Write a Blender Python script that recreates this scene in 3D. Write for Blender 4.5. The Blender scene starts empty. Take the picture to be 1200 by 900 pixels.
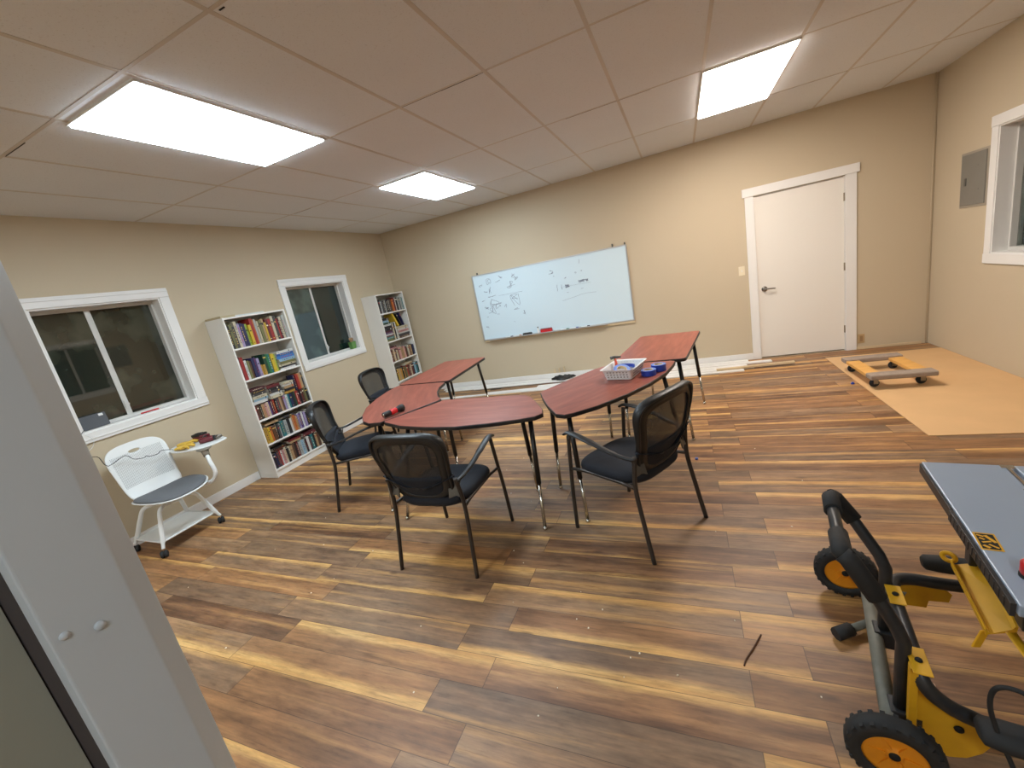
import bpy, bmesh, math, random
from mathutils import Vector, Matrix, Euler
PI = math.pi
sc = bpy.context.scene
col = sc.collection
random.seed(7)

# ------------------------------------------------------------------ measures
F_PX = 488.0
CAM_H = 1.589
YAW, PITCH, ROLL = -0.41926, -0.23463, -0.19704
H = 2.797
XL, XR, YB, YF = -4.615, 2.547, 6.182, -2.6
GX, GY, T = -2.782, 1.4047, 0.6096

# ------------------------------------------------------------------ materials
def lin(c):
    return tuple(((v/255)/12.92 if v/255 <= 0.04045 else ((v/255+0.055)/1.055)**2.4) for v in c)

class Nodes:
    def __init__(s, name):
        s.m = bpy.data.materials.new(name); s.m.use_nodes = True
        s.t = s.m.node_tree; s.t.nodes.clear()
        s.out = s.t.nodes.new('ShaderNodeOutputMaterial')
        s.b = s.t.nodes.new('ShaderNodeBsdfPrincipled')
        s.t.links.new(s.b.outputs[0], s.out.inputs[0])
    def n(s, typ, **kw):
        n = s.t.nodes.new(typ)
        for k, v in kw.items(): setattr(n, k, v)
        return n
    def link(s, a, b): s.t.links.new(a, b)
    def put(s, inp, v):
        if hasattr(v, 'node'): s.t.links.new(v, inp)
        else: inp.default_value = v
    def math(s, op, a, b=0.0, c=0.0):
        n = s.n('ShaderNodeMath', operation=op)
        s.put(n.inputs[0], a); s.put(n.inputs[1], b); s.put(n.inputs[2], c)
        return n.outputs[0]
    def pos(s): return s.n('ShaderNodeTexCoord').outputs['Object']
    def sep(s, v):
        n = s.n('ShaderNodeSeparateXYZ'); s.put(n.inputs[0], v); return n.outputs
    def comb(s, x, y, z=0.0):
        n = s.n('ShaderNodeCombineXYZ')
        for i, v in enumerate((x, y, z)): s.put(n.inputs[i], v)
        return n.outputs[0]
    def noise(s, vec, scale=1.0, detail=3.0, rough=0.5):
        n = s.n('ShaderNodeTexNoise'); s.put(n.inputs['Vector'], vec)
        n.inputs['Scale'].default_value = scale; n.inputs['Detail'].default_value = detail
        n.inputs['Roughness'].default_value = rough
        return n.outputs['Fac']
    def white(s, vec):
        n = s.n('ShaderNodeTexWhiteNoise', noise_dimensions='3D'); s.put(n.inputs['Vector'], vec)
        return n.outputs
    def ramp(s, fac, stops):
        n = s.n('ShaderNodeValToRGB'); s.put(n.inputs[0], fac)
        e = n.color_ramp.elements
        while len(e) > 1: e.remove(e[-1])
        e[0].position = stops[0][0]; e[0].color = (*stops[0][1], 1)
        for p, c in stops[1:]:
            q = e.new(p); q.color = (*c, 1)
        return n.outputs[0]
    def mix(s, f, a, b, blend='MIX'):
        n = s.n('ShaderNodeMix', data_type='RGBA', blend_type=blend)
        s.put(n.inputs[0], f)
        s.put(n.inputs[6], a if hasattr(a, 'node') else (*a, 1))
        s.put(n.inputs[7], b if hasattr(b, 'node') else (*b, 1))
        return n.outputs[2]
    def bump(s, h, strength=0.2, dist=0.01):
        n = s.n('ShaderNodeBump'); n.inputs['Strength'].default_value = strength
        n.inputs['Distance'].default_value = dist; s.put(n.inputs['Height'], h)
        s.link(n.outputs[0], s.b.inputs['Normal'])

MATS = {}
def mat(name, rgb=None, rough=0.5, metal=0.0, var=0.0, vscale=8.0, bump=0.0, bscale=200.0, spec=0.5, stretch=None):
    if name in MATS: return MATS[name]
    s = Nodes(name); c = lin(rgb)
    s.b.inputs['Roughness'].default_value = rough
    s.b.inputs['Metallic'].default_value = metal
    s.b.inputs['Specular IOR Level'].default_value = spec
    p = s.pos()
    if stretch:
        mp = s.n('ShaderNodeMapping'); s.put(mp.inputs[0], p); mp.inputs['Scale'].default_value = stretch; p = mp.outputs[0]
    if var:
        f = s.noise(p, vscale, 4)
        colr = s.mix(f, tuple(x*(1-var) for x in c), tuple(min(1, x*(1+var)) for x in c))
        s.link(colr, s.b.inputs['Base Color'])
    else:
        s.b.inputs['Base Color'].default_value = (*c, 1)
    if bump:
        s.bump(s.noise(p, bscale, 3), bump, 0.002)
    MATS[name] = s.m
    return s.m

def floor_material():
    s = Nodes('laminate_floor')
    x, y, z = s.sep(s.pos())
    W, L = 0.1467, 1.2192
    ry = s.math('DIVIDE', s.math('SUBTRACT', y, 0.84-20*W), W)
    row = s.math('FLOOR', ry); v = s.math('FRACT', ry)
    odd = s.math('MODULO', row, 2.0)
    off = s.math('ADD', 0.31-0*L, s.math('MULTIPLY', odd, -0.205))
    rx = s.math('DIVIDE', s.math('SUBTRACT', s.math('ADD', x, 20*L), off), L)
    cx = s.math('FLOOR', rx); u = s.math('FRACT', rx)
    w = s.white(s.comb(cx, row, 3.1)); r1 = w[0]
    w2 = s.white(s.comb(cx, row, 7.7))[0]
    w3 = s.white(s.comb(cx, row, 12.3))[0]
    sh = s.math('MULTIPLY', r1, 37.0)
    # long streaks along the plank
    p1 = s.comb(s.math('ADD', s.math('MULTIPLY', x, 1.1), sh), s.math('ADD', s.math('MULTIPLY', y, 13.0), s.math('MULTIPLY', w2, 50.0)), 0.0)
    n1 = s.noise(p1, 1.0, 5, 0.6)
    p2 = s.comb(s.math('ADD', s.math('MULTIPLY', x, 4.5), sh), s.math('ADD', s.math('MULTIPLY', y, 90.0), sh), 0.0)
    n2 = s.noise(p2, 1.0, 6, 0.68)
    p3 = s.comb(s.math('ADD', s.math('MULTIPLY', x, 2.2), sh), s.math('MULTIPLY', y, 6.0), w2)
    n3 = s.noise(p3, 1.4, 4, 0.6)
    t = s.math('ADD', s.math('MULTIPLY', n1, 1.25), s.math('MULTIPLY', s.math('SUBTRACT', r1, 0.5), 0.30))
    t = s.math('ADD', t, -0.13)
    base = s.ramp(t, [(0.20, lin((92, 68, 53))), (0.38, lin((118, 89, 69))), (0.5, lin((138, 106, 82))),
                      (0.62, lin((158, 123, 93))), (0.78, lin((178, 146, 114)))])
    grey = s.mix(s.math('MULTIPLY', s.math('GREATER_THAN', w3, 0.55), 0.45), base, s.ramp(n3, [(0.3, lin((112, 98, 88))), (0.7, lin((158, 142, 126)))]))
    orange = s.mix(s.math('MULTIPLY', s.math('LESS_THAN', w3, 0.30), 0.32), grey, lin((160, 120, 80)))
    # broad colour drift inside one plank
    n5 = s.noise(s.comb(s.math('ADD', s.math('MULTIPLY', x, 2.6), sh), s.math('ADD', s.math('MULTIPLY', y, 9.0), sh), 4.0), 1.0, 5, 0.65)
    orange = s.mix(0.8, orange, s.ramp(n5, [(0.32, (0.66, 0.62, 0.60)), (0.5, (1.0, 1.0, 1.0)), (0.68, (1.22, 1.17, 1.12))]), 'MULTIPLY')
    # sapwood band along one edge of the plank
    side = s.math('GREATER_THAN', w2, 0.45)
    vv = s.math('ABSOLUTE', s.math('SUBTRACT', side, v))
    bw = s.math('ADD', s.math('MULTIPLY', s.math('FRACT', s.math('MULTIPLY', r1, 7.13)), 0.52), -0.06)
    bwn = s.math('ADD', bw, s.math('MULTIPLY', s.math('SUBTRACT', n3, 0.5), 0.45))
    bwn = s.math('ADD', bwn, s.math('MULTIPLY', s.math('SUBTRACT', n2, 0.5), 0.10))
    band = s.math('MINIMUM', 1.0, s.math('MAXIMUM', 0.0, s.math('MULTIPLY', s.math('SUBTRACT', bwn, vv), 4.5)))
    sap = s.ramp(n1, [(0.3, lin((188, 146, 92))), (0.5, lin((212, 174, 116))), (0.7, lin((226, 196, 142)))])
    c = s.mix(s.math('MULTIPLY', band, 0.92), orange, sap)
    # a second inner pale streak on some planks
    n4 = s.noise(s.comb(s.math('ADD', s.math('MULTIPLY', x, 0.7), sh), s.math('ADD', s.math('MULTIPLY', y, 20.0), sh), 1.0), 1.0, 3, 0.5)
    st = s.math('MULTIPLY', s.math('MAXIMUM', s.math('MINIMUM', s.math('MULTIPLY', s.math('SUBTRACT', n4, 0.56), 7.0), 1.0), 0.0), 0.6)
    c = s.mix(st, c, lin((206, 166, 112)))
    # grain
    g = s.ramp(n2, [(0.30, (0.46, 0.42, 0.40)), (0.44, (0.88, 0.87, 0.86)), (0.7, (1.12, 1.1, 1.08))])
    c = s.mix(0.8, c, g, 'MULTIPLY')
    # knots
    vo = s.n('ShaderNodeTexVoronoi'); s.put(vo.inputs['Vector'], s.comb(s.math('MULTIPLY', x, 2.1), s.math('MULTIPLY', y, 5.5), r1)); vo.inputs['Scale'].default_value = 1.0
    kn = s.math('MAXIMUM', s.math('MULTIPLY', s.math('SUBTRACT', s.math('ADD', 0.03, s.math('MULTIPLY', n3, 0.14)), vo.outputs['Distance']), 9.0), 0.0)
    c = s.mix(s.math('MINIMUM', kn, 0.6), c, lin((74, 52, 40)))
    # seams
    sv = s.math('MINIMUM', v, s.math('SUBTRACT', 1.0, v)); su = s.math('MINIMUM', u, s.math('SUBTRACT', 1.0, u))
    seam = s.math('MAXIMUM', s.math('LESS_THAN', sv, 0.0085), s.math('LESS_THAN', su, 0.0013))
    c = s.mix(s.math('MULTIPLY', seam, 0.7), c, lin((52, 38, 30)))
    # dusty scuffs
    d = s.noise(s.comb(x, y, 0.0), 1.3, 5, 0.6)
    c = s.mix(s.math('MULTIPLY', s.math('MAXIMUM', s.math('SUBTRACT', d, 0.52), 0.0), 0.9), c, lin((176, 160, 145)))
    n6 = s.noise(s.comb(s.math('ADD', s.math('MULTIPLY', x, 7.0), sh), s.math('ADD', s.math('MULTIPLY', y, 34.0), sh), 9.0), 1.0, 6, 0.7)
    c = s.mix(0.9, c, s.ramp(n6, [(0.30, (0.58, 0.55, 0.53)), (0.42, (0.86, 0.85, 0.84)), (0.55, (1.02, 1.02, 1.02)), (0.72, (1.20, 1.17, 1.14))]), 'MULTIPLY')
    c = s.mix(1.0, c, (1.00, 0.875, 0.68), 'MULTIPLY')
    s.link(c, s.b.inputs['Base Color'])
    rr = s.math('ADD', 0.40, s.math('MULTIPLY', n2, 0.16))
    s.link(rr, s.b.inputs['Roughness'])
    s.b.inputs['Specular IOR Level'].default_value = 0.5
    s.bump(s.math('SUBTRACT', s.math('MULTIPLY', n2, 0.4), s.math('MULTIPLY', seam, 1.0)), 0.12, 0.002)
    return s.m

def wall_material(name, c1, c2):
    s = Nodes(name)
    p = s.pos()
    f = s.noise(p, 1.2, 4, 0.55)
    s.link(s.mix(f, lin(c1), lin(c2)), s.b.inputs['Base Color'])
    s.b.inputs['Roughness'].default_value = 0.6
    s.b.inputs['Specular IOR Level'].default_value = 0.35
    s.bump(s.noise(p, 60.0, 4, 0.6), 0.12, 0.003)
    return s.m

def ceiling_material():
    s = Nodes('ceiling_tile')
    p = s.pos(); x, y, z = s.sep(p)
    w = s.white(s.comb(s.math('FLOOR', s.math('DIVIDE', s.math('SUBTRACT', x, GX-20*T), T)),
                       s.math('FLOOR', s.math('DIVIDE', s.math('SUBTRACT', y, GY-20*T), 2*T)), 1.0))[0]
    f = s.noise(p, 1.6, 3)
    c = s.mix(f, lin((214, 216, 218)), lin((222, 224, 226)))
    c = s.mix(s.math('MULTIPLY', w, 0.10), c, lin((204, 203, 202)))
    sp = s.noise(p, 130.0, 3)
    c = s.mix(s.math('MULTIPLY', s.math('LESS_THAN', sp, 0.36), 0.22), c, lin((160, 152, 144)))
    s.link(c, s.b.inputs['Base Color'])
    s.b.inputs['Roughness'].default_value = 0.85
    s.bump(sp, 0.2, 0.002)
    return s.m

def wood_top_material():
    s = Nodes('cherry_laminate')
    p = s.pos(); x, y, z = s.sep(p)
    n1 = s.noise(s.comb(s.math('MULTIPLY', x, 3.0), s.math('MULTIPLY', y, 22.0), z), 1.0, 5, 0.6)
    n2 = s.noise(s.comb(s.math('MULTIPLY', x, 9.0), s.math('MULTIPLY', y, 160.0), z), 1.0, 3, 0.6)
    c = s.ramp(n1, [(0.25, lin((116, 58, 46))), (0.5, lin((140, 74, 60))), (0.75, lin((160, 92, 75)))])
    c = s.mix(0.25, c, s.ramp(n2, [(0.35, (0.6, 0.55, 0.5)), (0.6, (1, 1, 1))]), 'MULTIPLY')
    s.link(c, s.b.inputs['Base Color'])
    s.b.inputs['Roughness'].default_value = 0.38
    return s.m

def glass_material(name, dust_rgb, dust):
    s = Nodes(name)
    s.b.inputs['Base Color'].default_value = (0.9, 0.96, 0.93, 1)
    s.b.inputs['Transmission Weight'].default_value = 1.0
    s.b.inputs['Roughness'].default_value = 0.015
    s.b.inputs['IOR'].default_value = 1.5
    d = s.n('ShaderNodeBsdfDiffuse'); d.inputs[0].default_value = (*lin(dust_rgb), 1)
    n = s.noise(s.pos(), 2.6, 2, 0.5)
    f = s.math('MULTIPLY', s.ramp(n, [(0.46, (0.45,)*3), (0.56, (1.0,)*3)]), dust)
    mx = s.n('ShaderNodeMixShader'); s.put(mx.inputs[0], f)
    s.link(s.b.outputs[0], mx.inputs[1]); s.link(d.outputs[0], mx.inputs[2])
    s.link(mx.outputs[0], s.out.inputs[0])
    return s.m

def night_glass(name, rgb):
    # window pane against a black night: only its reflection and a little dust show
    s = Nodes(name); c = lin(rgb)
    n = s.noise(s.pos(), 2.6, 3, 0.55)
    s.link(s.mix(s.ramp(n, [(0.46, (0.0,)*3), (0.58, (1.0,)*3)]), tuple(v*0.55 for v in c), tuple(v*1.25 for v in c)), s.b.inputs['Base Color'])
    s.b.inputs['Roughness'].default_value = 0.02
    s.b.inputs['Specular IOR Level'].default_value = 0.95
    return s.m

def emit_material(name, rgb, strength):
    s = Nodes(name)
    e = s.n('ShaderNodeEmission'); e.inputs[0].default_value = (*rgb, 1); e.inputs[1].default_value = strength
    s.link(e.outputs[0], s.out.inputs[0])
    return s.m

def mesh_fabric(name, rgb, alpha):
    s = Nodes(name)
    s.b.inputs['Base Color'].default_value = (*lin(rgb), 1)
    s.b.inputs['Roughness'].default_value = 0.55
    n = s.noise(s.pos(), 300.0, 2)
    tr = s.n('ShaderNodeBsdfTransparent')
    mx = s.n('ShaderNodeMixShader')
    s.put(mx.inputs[0], s.math('ADD', alpha-0.05, s.math('MULTIPLY', n, 0.1)))
    s.link(tr.outputs[0], mx.inputs[1]); s.link(s.b.outputs[0], mx.inputs[2])
    s.link(mx.outputs[0], s.out.inputs[0])
    return s.m

def perforated_material():
    s = Nodes('white_perforated_plastic')
    x, y, z = s.sep(s.pos())
    P = 0.0135
    r = s.math('DIVIDE', z, P*0.5); row = s.math('FLOOR', r); v = s.math('SUBTRACT', s.math('FRACT', r), 0.5)
    uu = s.math('ADD', s.math('DIVIDE', y, P), s.math('MULTIPLY', s.math('MODULO', s.math('ADD', row, 2000.0), 2.0), 0.5))
    u = s.math('SUBTRACT', s.math('FRACT', uu), 0.5)
    d = s.math('SQRT', s.math('ADD', s.math('POWER', s.math('MULTIPLY', u, 1.0), 2.0), s.math('POWER', s.math('MULTIPLY', v, 0.55), 2.0)))
    hole = s.math('LESS_THAN', d, 0.24)
    inb = s.math('MULTIPLY', s.math('LESS_THAN', s.math('ABSOLUTE', y), 0.185), s.math('MULTIPLY', s.math('GREATER_THAN', z, 0.56), s.math('LESS_THAN', z, 0.83)))
    c = s.mix(s.math('MULTIPLY', s.math('MULTIPLY', hole, inb), 0.8), lin((226, 228, 226)), lin((110, 112, 110)))
    s.link(c, s.b.inputs['Base Color']); s.b.inputs['Roughness'].default_value = 0.4
    return s.m

M_floor = floor_material()
M_wall = wall_material('beige_wall_paint', (189, 174, 148), (196, 181, 155))
M_ceil = ceiling_material()
M_grid = mat('ceiling_bar_metal', (196, 187, 176), 0.5, var=0.12, vscale=3)
M_white = mat('white_trim_paint', (226, 224, 220), 0.42, var=0.02)
M_door = mat('white_door_paint', (226, 221, 212), 0.45, var=0.02, vscale=2)
M_top = wood_top_material()
M_edge = mat('black_edge_band', (30, 26, 25), 0.45)
M_black = mat('black_plastic', (26, 27, 28), 0.42, var=0.15, vscale=20)
M_rubber = mat('black_rubber', (34, 35, 36), 0.75, var=0.25, vscale=15, bump=0.2, bscale=80)
M_legblack = mat('black_powder_coat', (20, 18, 18), 0.4)
M_chrome = mat('chrome_metal', (196, 192, 184), 0.22, metal=1.0)
M_nickel = mat('satin_nickel', (140, 134, 126), 0.35, metal=1.0)
M_alu = mat('aluminium_frame', (190, 190, 190), 0.4, metal=0.6)
M_chairmetal = mat('dark_bronze_metal', (62, 56, 52), 0.42, metal=0.5, var=0.1)
M_seat = mat('navy_black_fabric', (13, 17, 27), 0.85, var=0.15, vscale=60, bump=0.3, bscale=400)
M_mesh = mesh_fabric('black_mesh_fabric', (27, 27, 27), 0.85)
M_meshframe = mat('chair_frame_plastic', (17, 18, 20), 0.45, var=0.1)
M_bracket = mat('grey_bracket_metal', (96, 94, 90), 0.38, metal=0.6)
M_yellow = mat('yellow_painted_steel', (216, 162, 28), 0.5, var=0.24, vscale=12)
M_yellowdk = mat('yellow_wheel_plastic', (222, 140, 22), 0.5, var=0.15, vscale=14)
M_tube = mat('scuffed_black_tube', (52, 53, 55), 0.42, metal=0.35, var=0.45, vscale=14)
M_dusty = mat('dusty_grey_tube', (122, 122, 112), 0.6, metal=0.2, var=0.35, vscale=22)
M_saw = mat('grey_coated_table', (156, 170, 188), 0.38, metal=0.1, var=0.08, vscale=4)
M_plastic = mat('white_plastic', (226, 228, 226), 0.4, var=0.02)
M_perf = perforated_material()
M_greyseat = mat('grey_seat_fabric', (98, 100, 103), 0.85, var=0.08, vscale=80, bump=0.2, bscale=500)
M_case = mat('white_bookcase_laminate', (222, 219, 212), 0.45, var=0.015)
M_post = mat('grey_painted_post', (180, 188, 194), 0.45, var=0.04, vscale=6, bump=0.25, bscale=45)
M_board = mat('whiteboard_enamel', (206, 224, 232), 0.18, var=0.01, vscale=3)
M_ink = mat('faded_marker_ink', (128, 138, 154), 0.6)
M_hard = mat('tan_hardboard', (208, 168, 120), 0.6, var=0.10, vscale=3.5, bump=0.05)
M_carpet = mat('grey_carpet_pad', (150, 134, 120), 0.95, var=0.2, vscale=30, bump=0.5, bscale=150)
M_pine = mat('yellow_pine', (214, 160, 84), 0.55, var=0.22, vscale=6, stretch=(1, 6, 1))
M_rawwood = mat('raw_trim_wood', (206, 184, 148), 0.6, var=0.1, vscale=8)
M_panel = mat('grey_panel_steel', (128, 124, 116), 0.5, metal=0.2, var=0.05)
M_blue = mat('blue_tape', (38, 66, 170), 0.4, var=0.06)
M_tapeside = mat('blue_tape_side', (96, 130, 200), 0.5, var=0.08)
M_red = mat('red_plastic', (196, 34, 38), 0.35)
M_darkred = mat('dark_red_plastic', (98, 28, 36), 0.4, var=0.1)
M_glove = mat('yellow_leather', (206, 166, 62), 0.75, var=0.22, vscale=30, bump=0.4, bscale=150)
M_page = mat('book_pages', (214, 206, 188), 0.8, var=0.06, vscale=60, stretch=(1, 20, 1))
M_green = mat('green_pot', (96, 140, 74), 0.5, var=0.06)
M_glass = night_glass('window_glass', (54, 57, 47))
M_glass2 = night_glass('dusty_window_glass', (60, 76, 71))
M_glass3 = night_glass('dark_screened_glass', (22, 38, 35))
M_glassc = glass_material('clear_window_glass', (50, 62, 60), 0.04)
M_track = mat('window_vinyl', (200, 198, 192), 0.5, var=0.04)
M_night = mat('night_backing', (12, 14, 14), 0.8)
M_teal = mat('teal_sheet', (50, 76, 72), 0.6, var=0.5, vscale=5)
M_cream = mat('cream_plate', (226, 214, 186), 0.5)
M_brass = mat('worn_hinge_metal', (150, 138, 118), 0.4, metal=0.8)
M_clear = mat('pinkish_wood_offcut', (232, 196, 168), 0.6, var=0.06)
M_gap = mat('gap_shadow_and_black_parts', (14, 13, 12), 0.8)

# ------------------------------------------------------------------ mesh builder
class MB:
    def __init__(s): s.v = []; s.f = []; s.m = []; s.sm = []
    def add(s, vs, fs, m=0, smooth=False, M=None):
        o = len(s.v)
        for p in vs:
            p = Vector(p)
            if M is not None: p = M @ p
            s.v.append(p)
        for f in fs:
            s.f.append([o+i for i in f]); s.m.append(m); s.sm.append(smooth)
        return s
    def box(s, x0, x1, y0, y1, z0, z1, m=0, M=None):
        vs = [(x, y, z) for z in (z0, z1) for y in (y0, y1) for x in (x0, x1)]
        return s.add(vs, [(0,2,3,1),(4,5,7,6),(0,1,5,4),(2,6,7,3),(0,4,6,2),(1,3,7,5)], m, False, M)
    def prism(s, poly, z0, z1, m=0, mt=None, M=None, smooth=False):
        n = len(poly)
        ar = sum(poly[i][0]*poly[(i+1)%n][1]-poly[(i+1)%n][0]*poly[i][1] for i in range(n))
        if ar < 0: poly = poly[::-1]
        vs = [(x, y, z0) for x, y in poly]+[(x, y, z1) for x, y in poly]
        s.add(vs, [tuple(range(n))[::-1], ], m, False, M)
        o = len(s.v)-2*n
        s.f.append([o+n+i for i in range(n)]); s.m.append(m if mt is None else mt); s.sm.append(False)
        for i in range(n):
            j = (i+1) % n
            s.f.append([o+i, o+j, o+n+j, o+n+i]); s.m.append(m); s.sm.append(smooth)
        return s
    def tube(s, path, ra, rb=None, n=10, m=0, ref=(0,0,1), closed=False, M=None, caps=True):
        P = [Vector(p) for p in path]; N = len(P)
        ra = ra if isinstance(ra, (list, tuple)) else [ra]*N
        rb = ra if rb is None else (rb if isinstance(rb, (list, tuple)) else [rb]*N)
        vs = []; fs = []
        prev = None
        for i, p in enumerate(P):
            if closed: t = (P[(i+1)%N]-P[i-1])
            else: t = P[min(i+1, N-1)]-P[max(i-1, 0)]
            t.normalize()
            r = Vector(ref)
            sd = t.cross(r)
            if sd.length < 0.15: sd = prev if prev is not None else t.cross(Vector((0.3, 1, 0.1)))
            sd = (sd - t*sd.dot(t)).normalized()
            if prev is not None and sd.dot(prev) < 0: sd = -sd
            prev = sd
            up = sd.cross(t)
            for k in range(n):
                a = 2*PI*k/n
                vs.append(p+sd*math.cos(a)*ra[i]+up*math.sin(a)*rb[i])
        R = N if closed else N-1
        for i in range(R):
            j = (i+1) % N
            for k in range(n):
                l = (k+1) % n
                fs.append((i*n+k, i*n+l, j*n+l, j*n+k))
        s.add(vs, fs, m, True, M)
        if caps and not closed:
            o = len(s.v)-N*n
            s.f.append([o+k for k in range(n)][::-1]); s.m.append(m); s.sm.append(False)
            s.f.append([o+(N-1)*n+k for k in range(n)]); s.m.append(m); s.sm.append(False)
        return s
    def lathe(s, prof, org=(0,0,0), axis=(0,0,1), n=24, m=0, M=None, smooth=True):
        ax = Vector(axis).normalized(); q = Vector((0,0,1)).rotation_difference(ax).to_matrix()
        vs = []; fs = []
        for r, h in prof:
            for k in range(n):
                a = 2*PI*k/n
                vs.append(Vector(org)+q@Vector((r*math.cos(a), r*math.sin(a), h)))
        for i in range(len(prof)-1):
            for k in range(n):
                l = (k+1)%n
                fs.append((i*n+k, i*n+l, (i+1)*n+l, (i+1)*n+k))
        if prof[0] == prof[-1]: return s.add(vs, fs, m, smooth, M)
        if prof[0][0] > 1e-6: fs.append(tuple(range(n))[::-1])
        if prof[-1][0] > 1e-6: fs.append(tuple((len(prof)-1)*n+k for k in range(n)))
        return s.add(vs, fs, m, smooth, M)
    def rings(s, rings, m=0, cap0=True, cap1=True, M=None, smooth=True):
        n = len(rings[0]); vs = [p for r in rings for p in r]; fs = []
        for i in range(len(rings)-1):
            for k in range(n):
                l = (k+1)%n
                fs.append((i*n+k, i*n+l, (i+1)*n+l, (i+1)*n+k))
        if cap0: fs.append(tuple(range(n))[::-1])
        if cap1: fs.append(tuple((len(rings)-1)*n+k for k in range(n)))
        return s.add(vs, fs, m, smooth, M)
    def build(s, name, mats, parent=None, bevel=0, seg=2, org=None, rot=None, fix=True):
        if not isinstance(mats, (list, tuple)): mats = [mats]
        me = bpy.data.meshes.new(name)
        o_ = Vector(org) if org is not None else Vector((0,0,0))
        R = Matrix.Rotation(rot, 4, 'Z') if rot is not None else Matrix.Identity(4)
        Ri = R.inverted()
        me.from_pydata([Ri@(v-o_) for v in s.v] if (org is not None or rot is not None) else s.v, [], s.f)
        for mm in mats: me.materials.append(mm)
        for p, mi, sm in zip(me.polygons, s.m, s.sm): p.material_index = mi; p.use_smooth = sm
        if fix:
            bm = bmesh.new(); bm.from_mesh(me)
            bmesh.ops.remove_doubles(bm, verts=bm.verts, dist=1e-5)
            bmesh.ops.recalc_face_normals(bm, faces=bm.faces)
            bm.to_mesh(me); bm.free()
        me.update()
        o = bpy.data.objects.new(name, me); col.objects.link(o)
        if org is not None: o.location = o_
        if rot is not None: o.rotation_euler.z = rot
        if parent is not None: o.parent = parent
        if bevel:
            b = o.modifiers.new('bevel', 'BEVEL'); b.width = bevel; b.segments = seg; b.limit_method = 'ANGLE'; b.angle_limit = 0.6
            b.harden_normals = False
        return o

def tag(o, label, cat, group=None, kind=None):
    o['label'] = label; o['category'] = cat
    if group: o['group'] = group
    if kind: o['kind'] = kind
    return o
def thing(name, label, cat, loc=(0,0,0), rz=0.0, group=None):
    o = bpy.data.objects.new(name, None); col.objects.link(o); o.empty_display_size = 0.1
    o.location = loc; o.rotation_euler = (0, 0, rz)
    return tag(o, label, cat, group)
def struct(o): o['kind'] = 'structure'; return o
def copy_tree(o, parent=None):
    c = o.copy(); col.objects.link(c)
    if parent is not None: c.parent = parent
    for ch in list(o.children): copy_tree(ch, c)
    return c
def smooth_path(pts, k=6):
    P = [Vector(p) for p in pts]; out = []
    for i in range(len(P)-1):
        p0 = P[max(i-1,0)]; p1 = P[i]; p2 = P[i+1]; p3 = P[min(i+2, len(P)-1)]
        for j in range(k):
            t = j/k
            out.append(0.5*((2*p1)+(-p0+p2)*t+(2*p0-5*p1+4*p2-p3)*t*t+(-p0+3*p1-3*p2+p3)*t**3))
    out.append(P[-1]); return out
def smooth_closed(pts, k=5):
    P = [Vector((*p, 0)) if len(p) == 2 else Vector(p) for p in pts]; n = len(P); out = []
    for i in range(n):
        p0, p1, p2, p3 = P[i-1], P[i], P[(i+1)%n], P[(i+2)%n]
        for j in range(k):
            t = j/k
            out.append(0.5*((2*p1)+(-p0+p2)*t+(2*p0-5*p1+4*p2-p3)*t*t+(-p0+3*p1-3*p2+p3)*t**3))
    return out
def round_poly(pts, r, k=5):
    """round the corners of a polygon, r per corner or one value"""
    n = len(pts); rs = r if isinstance(r, (list, tuple)) else [r]*n; out = []
    for i in range(n):
        p = Vector(pts[i]); a = Vector(pts[i-1])-p; b = Vector(pts[(i+1)%n])-p
        d = min(rs[i], a.length*0.48, b.length*0.48)
        A = p+a.normalized()*d; B = p+b.normalized()*d
        if d < 1e-4: out.append(tuple(p)); continue
        for j in range(k+1):
            t = j/k
            q = A*(1-t)**2+p*2*t*(1-t)+B*t*t
            out.append(tuple(q))
    return out

# ------------------------------------------------------------------ room
b = MB().box(XL, XR, YF, YB, -0.1, 0.0); struct(b.build('floor', M_floor))
struct(MB().box(XL, XR, YF, YB, H, H+0.1).build('ceiling', M_ceil))
# ceiling T bars: long lines along y, cross lines along x
g = MB(); k = -6
bw = 0.011
i = -3
while GX+T*i < XR:
    xx = GX+T*i
    if xx > XL+0.05: g.box(xx-bw, xx+bw, YF, YB, H-0.0018, H+0.001)
    i += 1
for j in range(-3, 5):
    yy = GY+2*T*j
    if YF < yy < YB: g.box(XL, XR, yy-bw*0.8, yy+bw*0.8, H-0.0014, H+0.001)
struct(g.build('trim_1', M_grid, fix=False))
# black strips painting the shadow in gaps where tiles sit crooked beside the bars
g = MB()
for x0, x1, y0, y1 in [(GX+T*2+bw, GX+T*3-bw, GY+2*T*1+0.010, GY+2*T*1+0.0125), (GX+T*2.5, GX+T*2.92, GY+2*T+0.010, GY+2*T+0.015),
                       (GX+T*3.3, GX+T*4.4, GY+4*T+0.010, GY+4*T+0.0125), (GX-T*1.9, GX-T*1.5, GY+4*T+0.010, GY+4*T+0.014),
                       (GX+T*5, GX+T*7.0, GY+6*T+0.010, GY+6*T+0.0122), (GX-T, GX-T*0.6, GY+0.01, GY+0.014), (GX+T*2+0.03, GX+T*2+0.06, GY+0.02, GY+0.026)]:
    g.box(x0, x1, y0, y1, H-0.0019, H)
struct(g.build('trim_2', M_gap, fix=False))

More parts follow.
